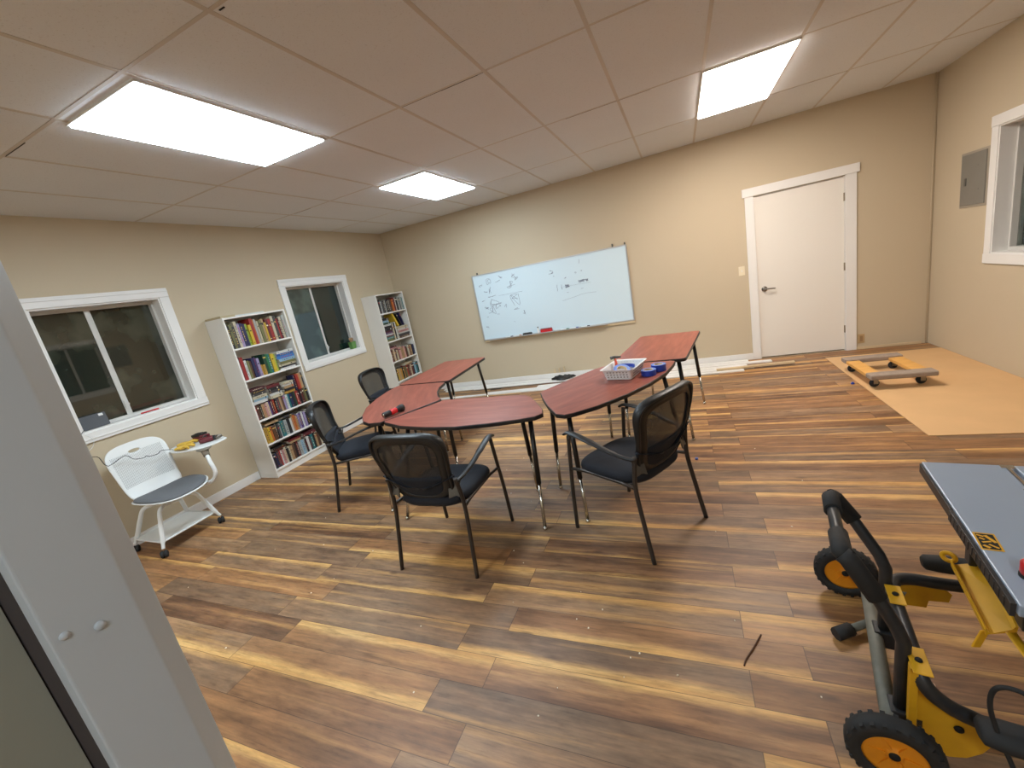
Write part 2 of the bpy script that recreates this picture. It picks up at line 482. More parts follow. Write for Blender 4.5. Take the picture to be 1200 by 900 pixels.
def wall_with_holes(axis, at, out, a0, a1, holes, name, th=0.25):
    """axis 'x': wall plane x=at spanning y a0..a1; holes are (a0,a1,z0,z1)"""
    m = MB()
    cuts = sorted(holes); cur = a0
    def bx(p, q, z0, z1):
        if q-p < 1e-4 or z1-z0 < 1e-4: return
        lo, hi = (at, at+out*th) if out > 0 else (at+out*th, at)
        if axis == 'x': m.box(lo, hi, p, q, z0, z1)
        else: m.box(p, q, lo, hi, z0, z1)
    for h0, h1, z0, z1 in cuts:
        bx(cur, h0, -0.1, H+0.1); bx(h0, h1, -0.1, z0); bx(h0, h1, z1, H+0.1); cur = h1
    bx(cur, a1, -0.1, H+0.1)
    return struct(m.build(name, M_wall))
W1 = (1.66, 2.575, 1.07, 2.095); W2 = (4.0, 5.02, 1.075, 2.09); W3 = (4.16, 5.185, 1.02, 2.07)
wall_with_holes('x', XL, -1, YF-0.25, YB+0.25, [W1, W2], 'wall_left')
wall_with_holes('x', XR, 1, YF-0.25, YB+0.25, [W3], 'wall_right')
DX0, DX1, DZ = 0.868, 1.772, 2.022
wall_with_holes('y', YB, 1, XL, XR, [(DX0, DX1, 0.0, DZ)], 'wall_back')
wall_with_holes('y', YF, -1, XL, XR, [], 'wall_front')

def window(name, x, sgn, hole, mull, casing=0.085, glassL=M_glass, glassR=M_glass3, panes=None, left_jamb=True):
    """window in an x-plane wall; sgn = direction of the room interior from the wall"""
    y0, y1, z0, z1 = hole; R = -sgn
    root = bpy.data.objects.new(name, None); col.objects.link(root); root.location = (x, (y0+y1)/2, z0); struct(root)
    L = root.location
    def bld(m, nm, mt, bevel=0): 
        o = m.build(nm, mt, None, bevel=bevel, org=L); o.parent = root; o.location = (0,0,0); return o
    t = 0.018*sgn; d = R*0.155
    lo = lambda a, c: (min(a, c), max(a, c))
    # casing boards on the room face
    m = MB(); c = casing
    xa, xb = lo(x+0.001*sgn, x+t)
    xi, xj = lo(x+0.001*sgn, x+t*0.72)
    m.box(xa, xb, y0-c, y1+c, z1, z1+c); m.box(xa, xb, y0-c, y1+c, z0-c, z0)
    m.box(xi, xj, y0-c, y0, z0, z1); m.box(xi, xj, y1, y1+c, z0, z1)
    if name != 'window_3':
        xr, xs = lo(x+t, x+t*1.35)
        m.box(xr, xs, y0-c, y1+c, z0-c*0.72, z0-c*0.58); m.box(xr, xs, y0-c, y1+c, z1+c*0.60, z1+c*0.72)
    bld(m, 'window_casing', M_white, 0.003)
    # reveal boards lining the opening
    m = MB(); e = 0.012; xa, xb = lo(x+0.004*sgn, x+R*0.20)
    m.box(xa, xb, y0, y1, z0-0.001, z0+e); m.box(xa, xb, y0, y1, z1-e, z1)
    m.box(xa, xb, y0, y0+e, z0+e, z1-e); m.box(xa, xb, y1-e, y1, z0+e, z1-e)
    bld(m, 'window_reveal', M_white)
    # vinyl frame
    m = MB(); f = 0.026; xa, xb = lo(x+R*0.10, x+R*0.17)
    Y0, Y1, Z0, Z1 = y0+e, y1-e, z0+e, z1-e
    m.box(xa, xb, Y0, Y1, Z0, Z0+f); m.box(xa, xb, Y0, Y1, Z1-f, Z1)
    m.box(xa, xb, Y0, Y0+f*0.7, Z0+f, Z1-f); m.box(xa, xb, Y1-f*0.7, Y1, Z0+f, Z1-f)
    bld(m, 'window_frame', M_track, 0.002)
    # sliding sashes
    xa, xb = lo(x+R*0.112, x+R*0.128)
    m = MB(); m.box(xa, xb, mull-0.020, mull+0.012, Z0+f, Z1-f)
    bld(m, 'sash_rail', M_track, 0.002)
    xa2, xb2 = lo(x+R*0.140, x+R*0.156)
    m = MB(); m.box(xa2, xb2, mull+0.013, mull+0.034, Z0+f, Z1-f)
    bld(m, 'sash_rail', M_track, 0.002)
    g0, g1 = lo(x+R*0.118, x+R*0.122)
    m = MB(); m.box(g0, g1, Y0+f*0.7, mull-0.020, Z0+f, Z1-f); bld(m, 'window_pane', glassL)
    g0, g1 = lo(x+R*0.146, x+R*0.150)
    m = MB(); m.box(g0, g1, mull+0.034, Y1-f*0.7, Z0+f, Z1-f); bld(m, 'window_pane', glassR)
    # latch
    xa, xb = lo(x+R*0.098, x+R*0.111)
    m = MB(); m.box(xa, xb, mull-0.016, mull+0.010, Z0+f+0.06, Z0+f+0.13); m.box(xa+0.004, xb+0.004, mull-0.006, mull+0.02, Z0+f+0.085, Z0+f+0.10)
    bld(m, 'window_latch', M_track, 0.003)
    return root, bld, lo
w1, bl, lo = window('window_1', XL, 1, W1, 2.06, glassL=M_glass, glassR=M_glass)
w2, bl, lo = window('window_2', XL, 1, W2, 4.50, glassL=M_glass2, glassR=M_glass3)
w3, bl, lo = window('window_3', XR, -1, W3, 4.67, glassL=M_glassc, glassR=M_glassc)
# teal backdrop added outside the right hand window, open where the view is black
m = MB(); xs = XR+0.19
m.add([(xs, 4.18, 1.04), (xs, 5.17, 1.04), (xs, 5.17, 1.5), (xs, 4.86, 1.75), (xs, 4.78, 1.25), (xs, 4.62, 1.28), (xs, 4.52, 1.6), (xs, 4.18, 1.62)], [tuple(range(8))])
m.add([(xs, 4.18, 1.62), (xs, 4.52, 1.6), (xs, 4.7, 1.66), (xs, 4.80, 2.05), (xs, 4.18, 2.05)], [tuple(range(5))])
m.add([(xs, 4.86, 1.75), (xs, 5.17, 1.5), (xs, 5.17, 2.05), (xs, 4.88, 2.05)], [tuple(range(4))])
o = bl(m, 'window_backdrop', M_teal); sm_ = o.modifiers.new('s', 'SOLIDIFY'); sm_.thickness = 0.002
o.parent = w3; o.location = Vector((0,0,0))
o.data.transform(Matrix.Translation(Vector(w2.location)*0))  # in window_3 space already

# door
d = bpy.data.objects.new('door_1', None); col.objects.link(d); d.location = (DX0, YB, 0); struct(d)
def dbl(m, nm, mt, bevel=0):
    o = m.build(nm, mt, None, bevel=bevel, org=(DX0, YB, 0)); o.parent = d; o.location = (0,0,0); return o
dbl(MB().box(DX0+0.004, DX1-0.004, YB+0.012, YB+0.052, 0.014, DZ-0.006), 'door_panel', M_door, 0.002)
m = MB(); m.box(DX0-0.095, DX0+0.0, YB-0.018, YB-0.001, 0.0, DZ+0.008); m.box(DX1, DX1+0.105, YB-0.018, YB-0.001, 0.0, DZ+0.008)
m.box(DX0-0.12, DX1+0.13, YB-0.026, YB-0.001, DZ+0.008, DZ+0.105)
dbl(m, 'door_casing', M_white, 0.003)
m = MB(); m.box(DX0-0.001, DX0+0.003, YB-0.0, YB+0.1, 0, DZ); m.box(DX1-0.003, DX1+0.001, YB, YB+0.1, 0, DZ); m.box(DX0, DX1, YB, YB+0.1, DZ-0.004, DZ)
dbl(m, 'door_jamb', M_white)
dbl(MB().box(DX0, DX1, YB+0.06, YB+0.1, 0, DZ), 'door_stop', M_night)
m = MB(); kx, kz = 0.942, 0.90
m.lathe([(0.0, 0), (0.033, 0.0), (0.033, 0.006), (0.024, 0.012), (0.012, 0.014), (0.011, 0.05), (0.0, 0.052)], (kx, YB+0.011, kz), (0, -1, 0), 24)
m.tube(smooth_path([(kx, YB-0.036, kz), (kx+0.03, YB-0.044, kz+0.002), (kx+0.11, YB-0.04, kz-0.004)]), 0.007, 0.009, 10)
dbl(m, 'door_handle', M_nickel)
for hz in (0.27, 1.02, 1.80):
    m = MB(); m.tube([(DX1-0.001, YB+0.004, hz-0.045), (DX1-0.001, YB+0.004, hz+0.045)], 0.006, n=10, ref=(0,1,0)); m.box(DX1-0.012, DX1-0.001, YB+0.009, YB+0.0125, hz-0.045, hz+0.045)
    dbl(m, 'door_hinge', M_brass)

# skirting boards
def skirting(name, x0, x1, y0, y1, h=0.09, mt=M_white): return struct(MB().box(x0, x1, y0, y1, 0.0, h).build(name, mt, bevel=0.003))
skirting('baseboard_left', XL+0.001, XL+0.014, YF+0.3, 2.895)
skirting('baseboard_left', XL+0.001, XL+0.014, 3.67, 5.295)
skirting('baseboard_back', XL+0.02, DX0-0.096, YB-0.014, YB-0.001, 0.085)
m = MB(); m.box(DX1+0.106, XR-0.06, YB-0.010, YB-0.001, 0.0, 0.028); struct(m.build('trim_3', M_rawwood))
# conduit in the back right corner
struct(MB().tube([(XR-0.028, YB-0.022, 0.0), (XR-0.028, YB-0.022, H)], 0.004, n=8, ref=(0,1,0)).build('trim_4', M_wall))

# ------------------------------------------------------------------ grey post close to the camera
def pol(az, r): return (r*math.sin(math.radians(az)), r*math.cos(math.radians(az)))
poly = [pol(-70.30, 0.800), pol(-71.86, 0.752), pol(-78.0, 0.728), pol(-78.45, 0.742), pol(-78.2, 0.86), pol(-70.4, 0.86)]
poly = [Vector(p) for p in poly]
m = MB(); m.prism(round_poly([tuple(p) for p in poly], [0.003, 0.003, 0.003, 0.002, 0.001, 0.001], 3), 0.0, H)
post = struct(m.build('trim_5', M_post))
m = MB(); m.prism([pol(-78.45, 0.775), pol(-79.35, 0.80), pol(-79.2, 0.86), pol(-78.2, 0.86)], 0.0, H)  # dark strip standing in for the shade in the recess beside the post
struct(m.build('trim_6', mat('dark_recess_shade', (62, 56, 56), 0.7)))
for az, zz, r in [(-74.78, 1.274, 0.0058), (-77.03, 1.288, 0.0050)]:
    x_, y_ = pol(az, 0.7384 if az > -76 else 0.7312); dr = Vector((1, 0.03, 0)).normalized()
    m = MB().lathe([(r, -0.004), (r, 0.0015), (r*0.7, 0.0035), (0, 0.0042)], (x_, y_, zz), dr, 16)
    o = m.build('screw_head', M_post); o.parent = post
m = MB()
m.prism([pol(-79.35, 0.795), pol(-79.2, 1.0), pol(-100, 1.02), pol(-100, 0.80)], 0.0, H); struct(m.build('wall_side', mat('dull_grey_green_paint', (138, 137, 124), 0.6, var=0.04)))

# ------------------------------------------------------------------ ceiling lights
LCOOL = (0.76, 0.91, 1.02); LWARM = (1.0, 0.90, 0.81); LMID = (0.84, 0.95, 1.04)
M_em1 = emit_material('cool_light_panel', LCOOL, 30.0)
M_em3 = emit_material('warm_light_panel', LWARM, 36.0)
M_em4 = emit_material('neutral_light_panel_strong', LMID, 40.0)
M_em2 = emit_material('neutral_light_panel', LMID, 20.0)
def ceiling_light(x0, x1, y0, y1, em, label):
    t = thing('ceiling_light', label, 'ceiling light', ((x0+x1)/2, (y0+y1)/2, H-0.012), 0, 'recessed ceiling light panels')
    cx, cy, cz = t.location
    m = MB(); e = 0.010; hx, hy = (x1-x0)/2, (y1-y0)/2
    m.box(-hx, hx, -hy, -hy+e, 0.0, 0.011); m.box(-hx, hx, hy-e, hy, 0.0, 0.011)
    m.box(-hx, -hx+e, -hy+e, hy-e, 0.0, 0.011); m.box(hx-e, hx, -hy+e, hy-e, 0.0, 0.011)
    m.build('light_frame', M_white, t)
    def rr_(i_, z_): return [(-hx+e+i_, -hy+e+i_, z_), (hx-e-i_, -hy+e+i_, z_), (hx-e-i_, hy-e-i_, z_), (-hx+e+i_, hy-e-i_, z_)]
    MB().rings([rr_(0.0, 0.009), rr_(0.0, -0.002), rr_(0.004, -0.009)], smooth=False).build('diffuser', em, t)
ceiling_light(GX-0.03, GX+T-0.02, 1.455, 2.605, M_em1, 'large bright light panel in ceiling at upper left, above the big window')
ceiling_light(GX-0.02, GX+T-0.05, 3.92, 5.07, M_em1, 'small looking light panel above the whiteboard end, farthest from the door')
ceiling_light(GX+5*T+0.0, GX+6*T-0.0, 3.86, 5.08, M_em3, 'warm white light panel in ceiling in front of the door')
ceiling_light(GX+5*T, GX+6*T, GY-6*T+0.33, GY-4*T+0.27, M_em2, 'added light panel behind the camera on the right, out of view')  # this and the next panel: unseen, added to light post and near floor
ceiling_light(GX, GX+T, GY-6*T+0.33, GY-4*T+0.27, M_em4, 'added light panel behind the camera on the left, out of view')

# ------------------------------------------------------------------ whiteboard
wbx, wbz, wby = -1.875, 0.765, YB-0.003
wb = thing('whiteboard', 'long white dry erase board with aluminium frame hung on the back wall', 'whiteboard', (wbx, wby, wbz))
wb.rotation_euler = (0, math.radians(0.35), 0)
hw, hh = 1.19, 1.02
MB().box(-hw, hw, -0.018, -0.004, 0.0, hh).build('board_surface', M_board, wb)
m = MB(); f = 0.014
m.box(-hw-f, hw+f, -0.026, 0, hh, hh+f); m.box(-hw-f, hw+f, -0.026, 0, -f, 0); m.box(-hw-f, -hw, -0.026, 0, 0, hh); m.box(hw, hw+f, -0.026, 0, 0, hh)
m.build('frame', M_alu, wb, bevel=0.002)
m = MB(); m.box(-hw+0.10, hw-0.36, -0.075, -0.027, -0.016, -0.010); m.box(-hw+0.10, hw-0.36, -0.079, -0.075, -0.016, -0.001)
m.build('tray', M_alu, wb, bevel=0.001)
MB().box(-hw+0.0, hw+0.02, -0.020, 0, -0.046, -f-0.001).build('ledge', M_rawwood, wb, bevel=0.002)
for sx, h2 in ((-hw+0.09, 0.02), (hw-0.17, 0.03), (hw-0.004, 0.018)):
    MB().box(sx-0.008, sx+0.008, -0.03, -0.001, hh+f, hh+f+h2+0.012).build('hanging_clip', M_bracket, wb, bevel=0.002)
rw = random.Random(4)
def scribble(m, x, z, w, h, n, r=0.0016):
    r *= 1.35
    P = [(x+rw.uniform(-w, w), -0.0195, z+rw.uniform(-h, h)) for _ in range(n)]
    m.tube(smooth_path(P, 4), r, 0.0012, n=4, ref=(0,1,0))
m = MB()
for (x, z, w, h, n) in [(-1.08,.86,.03,.02,5),(-.93,.90,.05,.05,7),(-.95,.77,.04,.06,6),(-.78,.88,.05,.02,5),(-.72,.95,.03,.04,7),(-.5,.93,.04,.05,7),(-.46,.86,.03,.03,5),
    (-.55,.8,.09,.05,8),(-.92,.68,.07,.02,5),(-.88,.55,.10,.08,10),(-.85,.5,.05,.04,7),(-.56,.55,.09,.10,10),(-.72,.5,.02,.04,4),(-.55,.42,.06,.01,4),(-.47,.35,.07,.05,5),
    (-1.08,.62,.03,.01,4),(-1.04,.5,.04,.03,5),(-1.06,.36,.03,.01,3),(-1.1,.2,.03,.02,3),(-.88,.38,.05,.004,3),(-.6,.22,.03,.005,3),(-.95,.46,.12,.07,7),(-1.02,.74,.04,.03,5)]:
    scribble(m, x, z, w, h, n)
m.tube([(-.8,-.0195,.66),(-.4,-.0195,.665)], .0012, .0012, n=4, ref=(0,1,0))
for (x, z, w, h, n) in [(.10,.86,.05,.03,7),(.12,.80,.02,.01,4),(.16,.62,.008,.05,4),(.22,.62,.008,.05,4),(.30,.73,.02,.02,5),(.30,.53,.02,.003,3),(.52,.55,.02,.003,3),(.46,.80,.02,.02,4),(.55,.80,.02,.006,4),(.53,.93,.005,.04,3)]:
    scribble(m, x, z, w, h, n)
m.tube(smooth_path([(.2,-.0195,.42),(.4,-.0195,.45),(.55,-.0195,.475),(.72,-.0195,.47)],4), .0012, .0012, n=4, ref=(0,1,0))
m.tube([(.24,-.0195,.62),(.66,-.0195,.62)], .0010, .0010, n=4, ref=(0,1,0))
for (x, z, w, h, n) in [(.31,.62,.035,.022,22),(.53,.655,.045,.022,16),(.60,.655,.03,.022,12)]:
    scribble(m, x, z, w, h, n, .0024)
o = m.build('handwriting', M_ink, wb, fix=False); o['kind'] = 'stuff'

TZ = wbz-0.008
def on_tray(nm, mb, mt, lab, cat, x, bevel=0.0, grp=None, y=-0.051):
    o = mb.build(nm, mt, bevel=bevel); o.location = (x, wby+y, TZ - (x-wbx)*math.tan(math.radians(0.35))); return tag(o, lab, cat, grp)
m = MB(); m.prism([(-0.09,-0.022),(0.085,-0.02),(0.095,0.018),(-0.085,0.02)], 0.0, 0.05, 0); m.prism([(-0.086,-0.02),(0.082,-0.018),(0.09,0.016),(-0.08,0.018)], 0.05, 0.062, 1)
on_tray('board_eraser', m, [M_red, M_darkred], 'red felt board eraser lying on the whiteboard tray', 'eraser', -1.985, 0.003)
m = MB().box(-0.075, 0.075, -0.018, 0.018, 0.0, 0.028); m.box(-0.07, 0.07, -0.015, 0.015, 0.028, 0.034, 1)
on_tray('board_eraser', m, [M_black, M_bracket], 'dark slim board eraser on the whiteboard tray, left of the red one', 'eraser', -2.30, 0.003)
m = MB().lathe([(0.017,0),(0.018,0.004),(0.018,0.06),(0.010,0.07),(0.010,0.085)], n=16); m.lathe([(0.012,0.085),(0.012,0.10),(0.0,0.101)], n=16, m=1)
on_tray('cleaner_bottle', m, [M_plastic, M_bracket], 'tiny white bottle standing on the whiteboard tray beside the red eraser', 'bottle', -2.115)
for i, (x, c, cn) in enumerate([(-2.47,(190,120,80),'orange capped'),(-1.70,(60,120,80),'green capped'),(-1.55,(60,80,150),'blue capped'),(-1.38,(40,40,40),'black capped'),(-2.62,(90,90,100),'grey capped')]):
    mm = mat('marker_cap_%s' % cn, c, 0.4)
    m = MB().lathe([(0.0,0),(0.0075,0.001),(0.008,0.085),(0.008,0.09)], (-0.06,0,0.0085), (1,0,0), 12); m.lathe([(0.0085,0.09),(0.0085,0.128),(0.0,0.13)], (-0.06,0,0.0085), (1,0,0), 12, m=1)
    on_tray('marker', m, [M_plastic, mm], cn+' white marker lying on the whiteboard tray, '+['left of the dark eraser','first right of the red eraser','second right of the red eraser','farthest right on the tray','leftmost on the tray'][i], 'marker', x, grp='markers on the whiteboard tray')

# ------------------------------------------------------------------ wall fittings
t = thing('light_switch', 'cream light switch plate on the wall left of the door', 'light switch', (0.70, YB, 1.17))
MB().box(-0.035, 0.035, -0.006, -0.0005, -0.057, 0.057).build('switch_plate', M_cream, t, bevel=0.002)
MB().box(-0.006, 0.006, -0.014, -0.006, -0.012, 0.012).build('switch_toggle', M_white, t, bevel=0.002)
t = thing('wall_outlet', 'small tan outlet low on the wall right of the door', 'outlet', (1.925, YB, 0.13))
MB().box(-0.033, 0.033, -0.006, -0.0005, -0.055, 0.055).build('outlet_plate', mat('tan_plate', (178,150,108), 0.6), t, bevel=0.002)
MB().box(-0.016, 0.016, -0.009, -0.006, -0.035, 0.035).build('socket', mat('tan_socket', (150,120,84), 0.6), t, bevel=0.002)
t = thing('electrical_panel', 'grey metal breaker panel set in the right wall beside the window', 'electrical panel', (XR, 5.48, 1.69))
m = MB(); m.box(-0.010, -0.0005, -0.21, 0.21, -0.245, 0.245); m.build('panel_box', mat('panel_rim', (158,148,132), 0.55, var=0.08), t, bevel=0.003)
MB().box(-0.018, -0.010, -0.175, 0.185, -0.225, 0.225).build('panel_cover', M_panel, t, bevel=0.003)
m = MB(); m.box(-0.023, -0.018, 0.095, 0.125, -0.05, 0.02); m.build('latch', mat('dark_latch', (84,80,74), 0.4), t, bevel=0.002)
MB().box(-0.0205, -0.018, -0.09, 0.07, -0.098, -0.09).build('panel_ridge', M_panel, t); MB().box(-0.0205, -0.018, -0.07, 0.06, 0.11, 0.116).build('panel_ridge', M_panel, t)
# wall patch marks are left to the paint; short wood shims poking up behind the trim pile
for i, x in enumerate((-1.98, -1.90, -1.82)):
    m = MB().box(-0.010, 0.010, -0.016, -0.002, 0.086, 0.15+0.015*i)
    o = m.build('wood_shim', M_rawwood); o.location = (x, YB, 0)
    tag(o, ['left', 'middle', 'right'][i]+' one of three thin wood shims poking up above the back skirting', 'wood shim', 'wood shims behind the skirting')

# ------------------------------------------------------------------ tables
def table(name_lab, poly, legs, cz=0.73, grain=0.0, group='collaborative classroom tables'):
    cx = sum(p[0] for p in poly)/len(poly); cy = sum(p[1] for p in poly)/len(poly)
    t = thing('classroom_table', name_lab, 'table', (cx, cy, 0), grain, group)
    Ri = Matrix.Rotation(-grain, 2)
    loc = [tuple(Ri@Vector((x-cx, y-cy))) for x, y in poly]
    ins = []
    n = len(loc)
    m = MB(); m.prism(loc, cz-0.028, cz-0.001, 0)
    m.build('edge_band', M_edge, t, bevel=0.004)
    # laminate surface slightly inset
    c = Vector((0,0))
    inner = []
    ar = sum(loc[i][0]*loc[(i+1)%n][1]-loc[(i+1)%n][0]*loc[i][1] for i in range(n))
    s = 1 if ar > 0 else -1
    for i in range(n):
        a = Vector(loc[i-1]); p = Vector(loc[i]); q = Vector(loc[(i+1)%n])
        tg = (q-a).normalized(); nn = Vector((-tg.y, tg.x))*s
        inner.append(tuple(p+nn*0.005))
    MB().prism(inner, cz-0.002, cz+0.0008).build('tabletop', M_top, t)
    for lx, ly, fx, fy in legs:
        A = Vector((*(Ri@Vector((lx-cx, ly-cy))), cz-0.029)); B = Vector((*(Ri@Vector((fx-cx, fy-cy))), 0.0))
        dv = B-A
        P1 = A+dv*0.60
        m = MB(); m.tube([A, P1], 0.0165, n=14, ref=(0,1,0)); m.lathe([(0.045,0),(0.045,0.004),(0.0,0.0045)], (A.x,A.y,A.z-0.004), (0,0,1), 16)
        lg = m.build('leg', M_legblack, t)
        m = MB(); m.tube([P1-dv*0.01, A+dv*0.985], 0.0115, n=12, ref=(0,1,0))
        side = dv.normalized().cross(Vector((0.3,1,0))).normalized()
        m.build('leg_insert', M_chrome, lg)
        m = MB(); m.lathe([(0.0,0),(0.014,0.001),(0.017,0.006),(0.012,0.014),(0.009,0.02),(0,0.021)], (B.x,B.y,0.0005), (0,0,1), 16)
        m.build('glide', M_chrome, lg)
    return t
polyA = [(-2.25,2.47),(-2.02,2.365),(-1.75,2.305),(-1.5,2.285),(-1.25,2.315),(-1.05,2.36),(-0.955,2.395),(-0.915,2.45),(-0.945,2.54),(-1.04,2.70),(-1.13,2.84),(-1.2,2.905),(-1.28,2.925),(-1.67,2.945),(-1.95,2.955),(-1.995,2.93),(-2.15,2.66),(-2.262,2.50)]
polyD = [(-1.085,2.93),(-1.075,2.99),(-0.92,3.27),(-0.77,3.53),(-0.71,3.59),(-0.64,3.61),(-0.40,3.59),(-0.145,3.56),(-0.11,3.53),(-0.12,3.44),(-0.17,3.2),(-0.27,2.96),(-0.40,2.74),(-0.57,2.53),(-0.70,2.42),(-0.755,2.395),(-0.82,2.42),(-0.93,2.60),(-1.03,2.80)]
polyB = [(-2.288,2.47),(-2.40,2.462),(-2.51,2.52),(-2.66,2.68),(-2.82,2.92),(-2.93,3.20),(-2.995,3.46),(-3.01,3.655),(-2.98,3.672),(-2.70,3.655),(-2.38,3.625),(-2.355,3.61),(-2.31,3.42),(-2.23,3.25),(-2.13,3.10),(-2.035,3.00),(-2.04,2.95),(-2.162,2.71)]
polyC = round_poly([(-3.03,3.70),(-3.075,4.84),(-2.43,4.80),(-2.345,3.665)], [0.05,0.06,0.06,0.05])
polyE = round_poly([(-0.65,3.64),(-0.49,4.85),(0.125,4.77),(-0.03,3.585)], [0.05,0.06,0.05,0.05])
table('front left table with flashlight end, curved near edge facing the nearest black chair', polyA,
      [(-1.02,2.47,-0.965,2.235),(-1.24,2.83,-1.17,2.72),(-2.02,2.46,-2.10,2.27),(-1.92,2.86,-1.86,2.74)], grain=0.0)
table('left middle arc shaped table bulging towards the window, joining two others', polyB,
      [(-2.38,2.56,-2.31,2.36),(-2.88,3.56,-2.93,3.52),(-2.44,3.56,-2.42,3.46),(-2.12,2.98,-2.10,2.90)], grain=math.radians(-60))
table('far left rectangular table nearest the narrow corner bookcase', polyC,
      [(-2.94,3.82,-2.96,3.80),(-2.99,4.73,-3.0,4.74),(-2.51,4.69,-2.45,4.70),(-2.45,3.80,-2.42,3.78)], grain=math.radians(90))
table('right front table carrying the white basket and blue tape rolls', polyD,
      [(-1.0,2.90,-1.0,2.77),(-0.76,2.50,-0.70,2.34),(-0.22,3.46,-0.10,3.40),(-0.68,3.52,-0.74,3.70)], grain=math.radians(55))
table('right rear table with empty top, closest to the door', polyE,
      [(-0.56,3.74,-0.58,3.72),(-0.41,4.75,-0.42,4.78),(0.04,4.68,0.10,4.52),(-0.09,3.68,-0.03,3.60)], grain=math.radians(82))

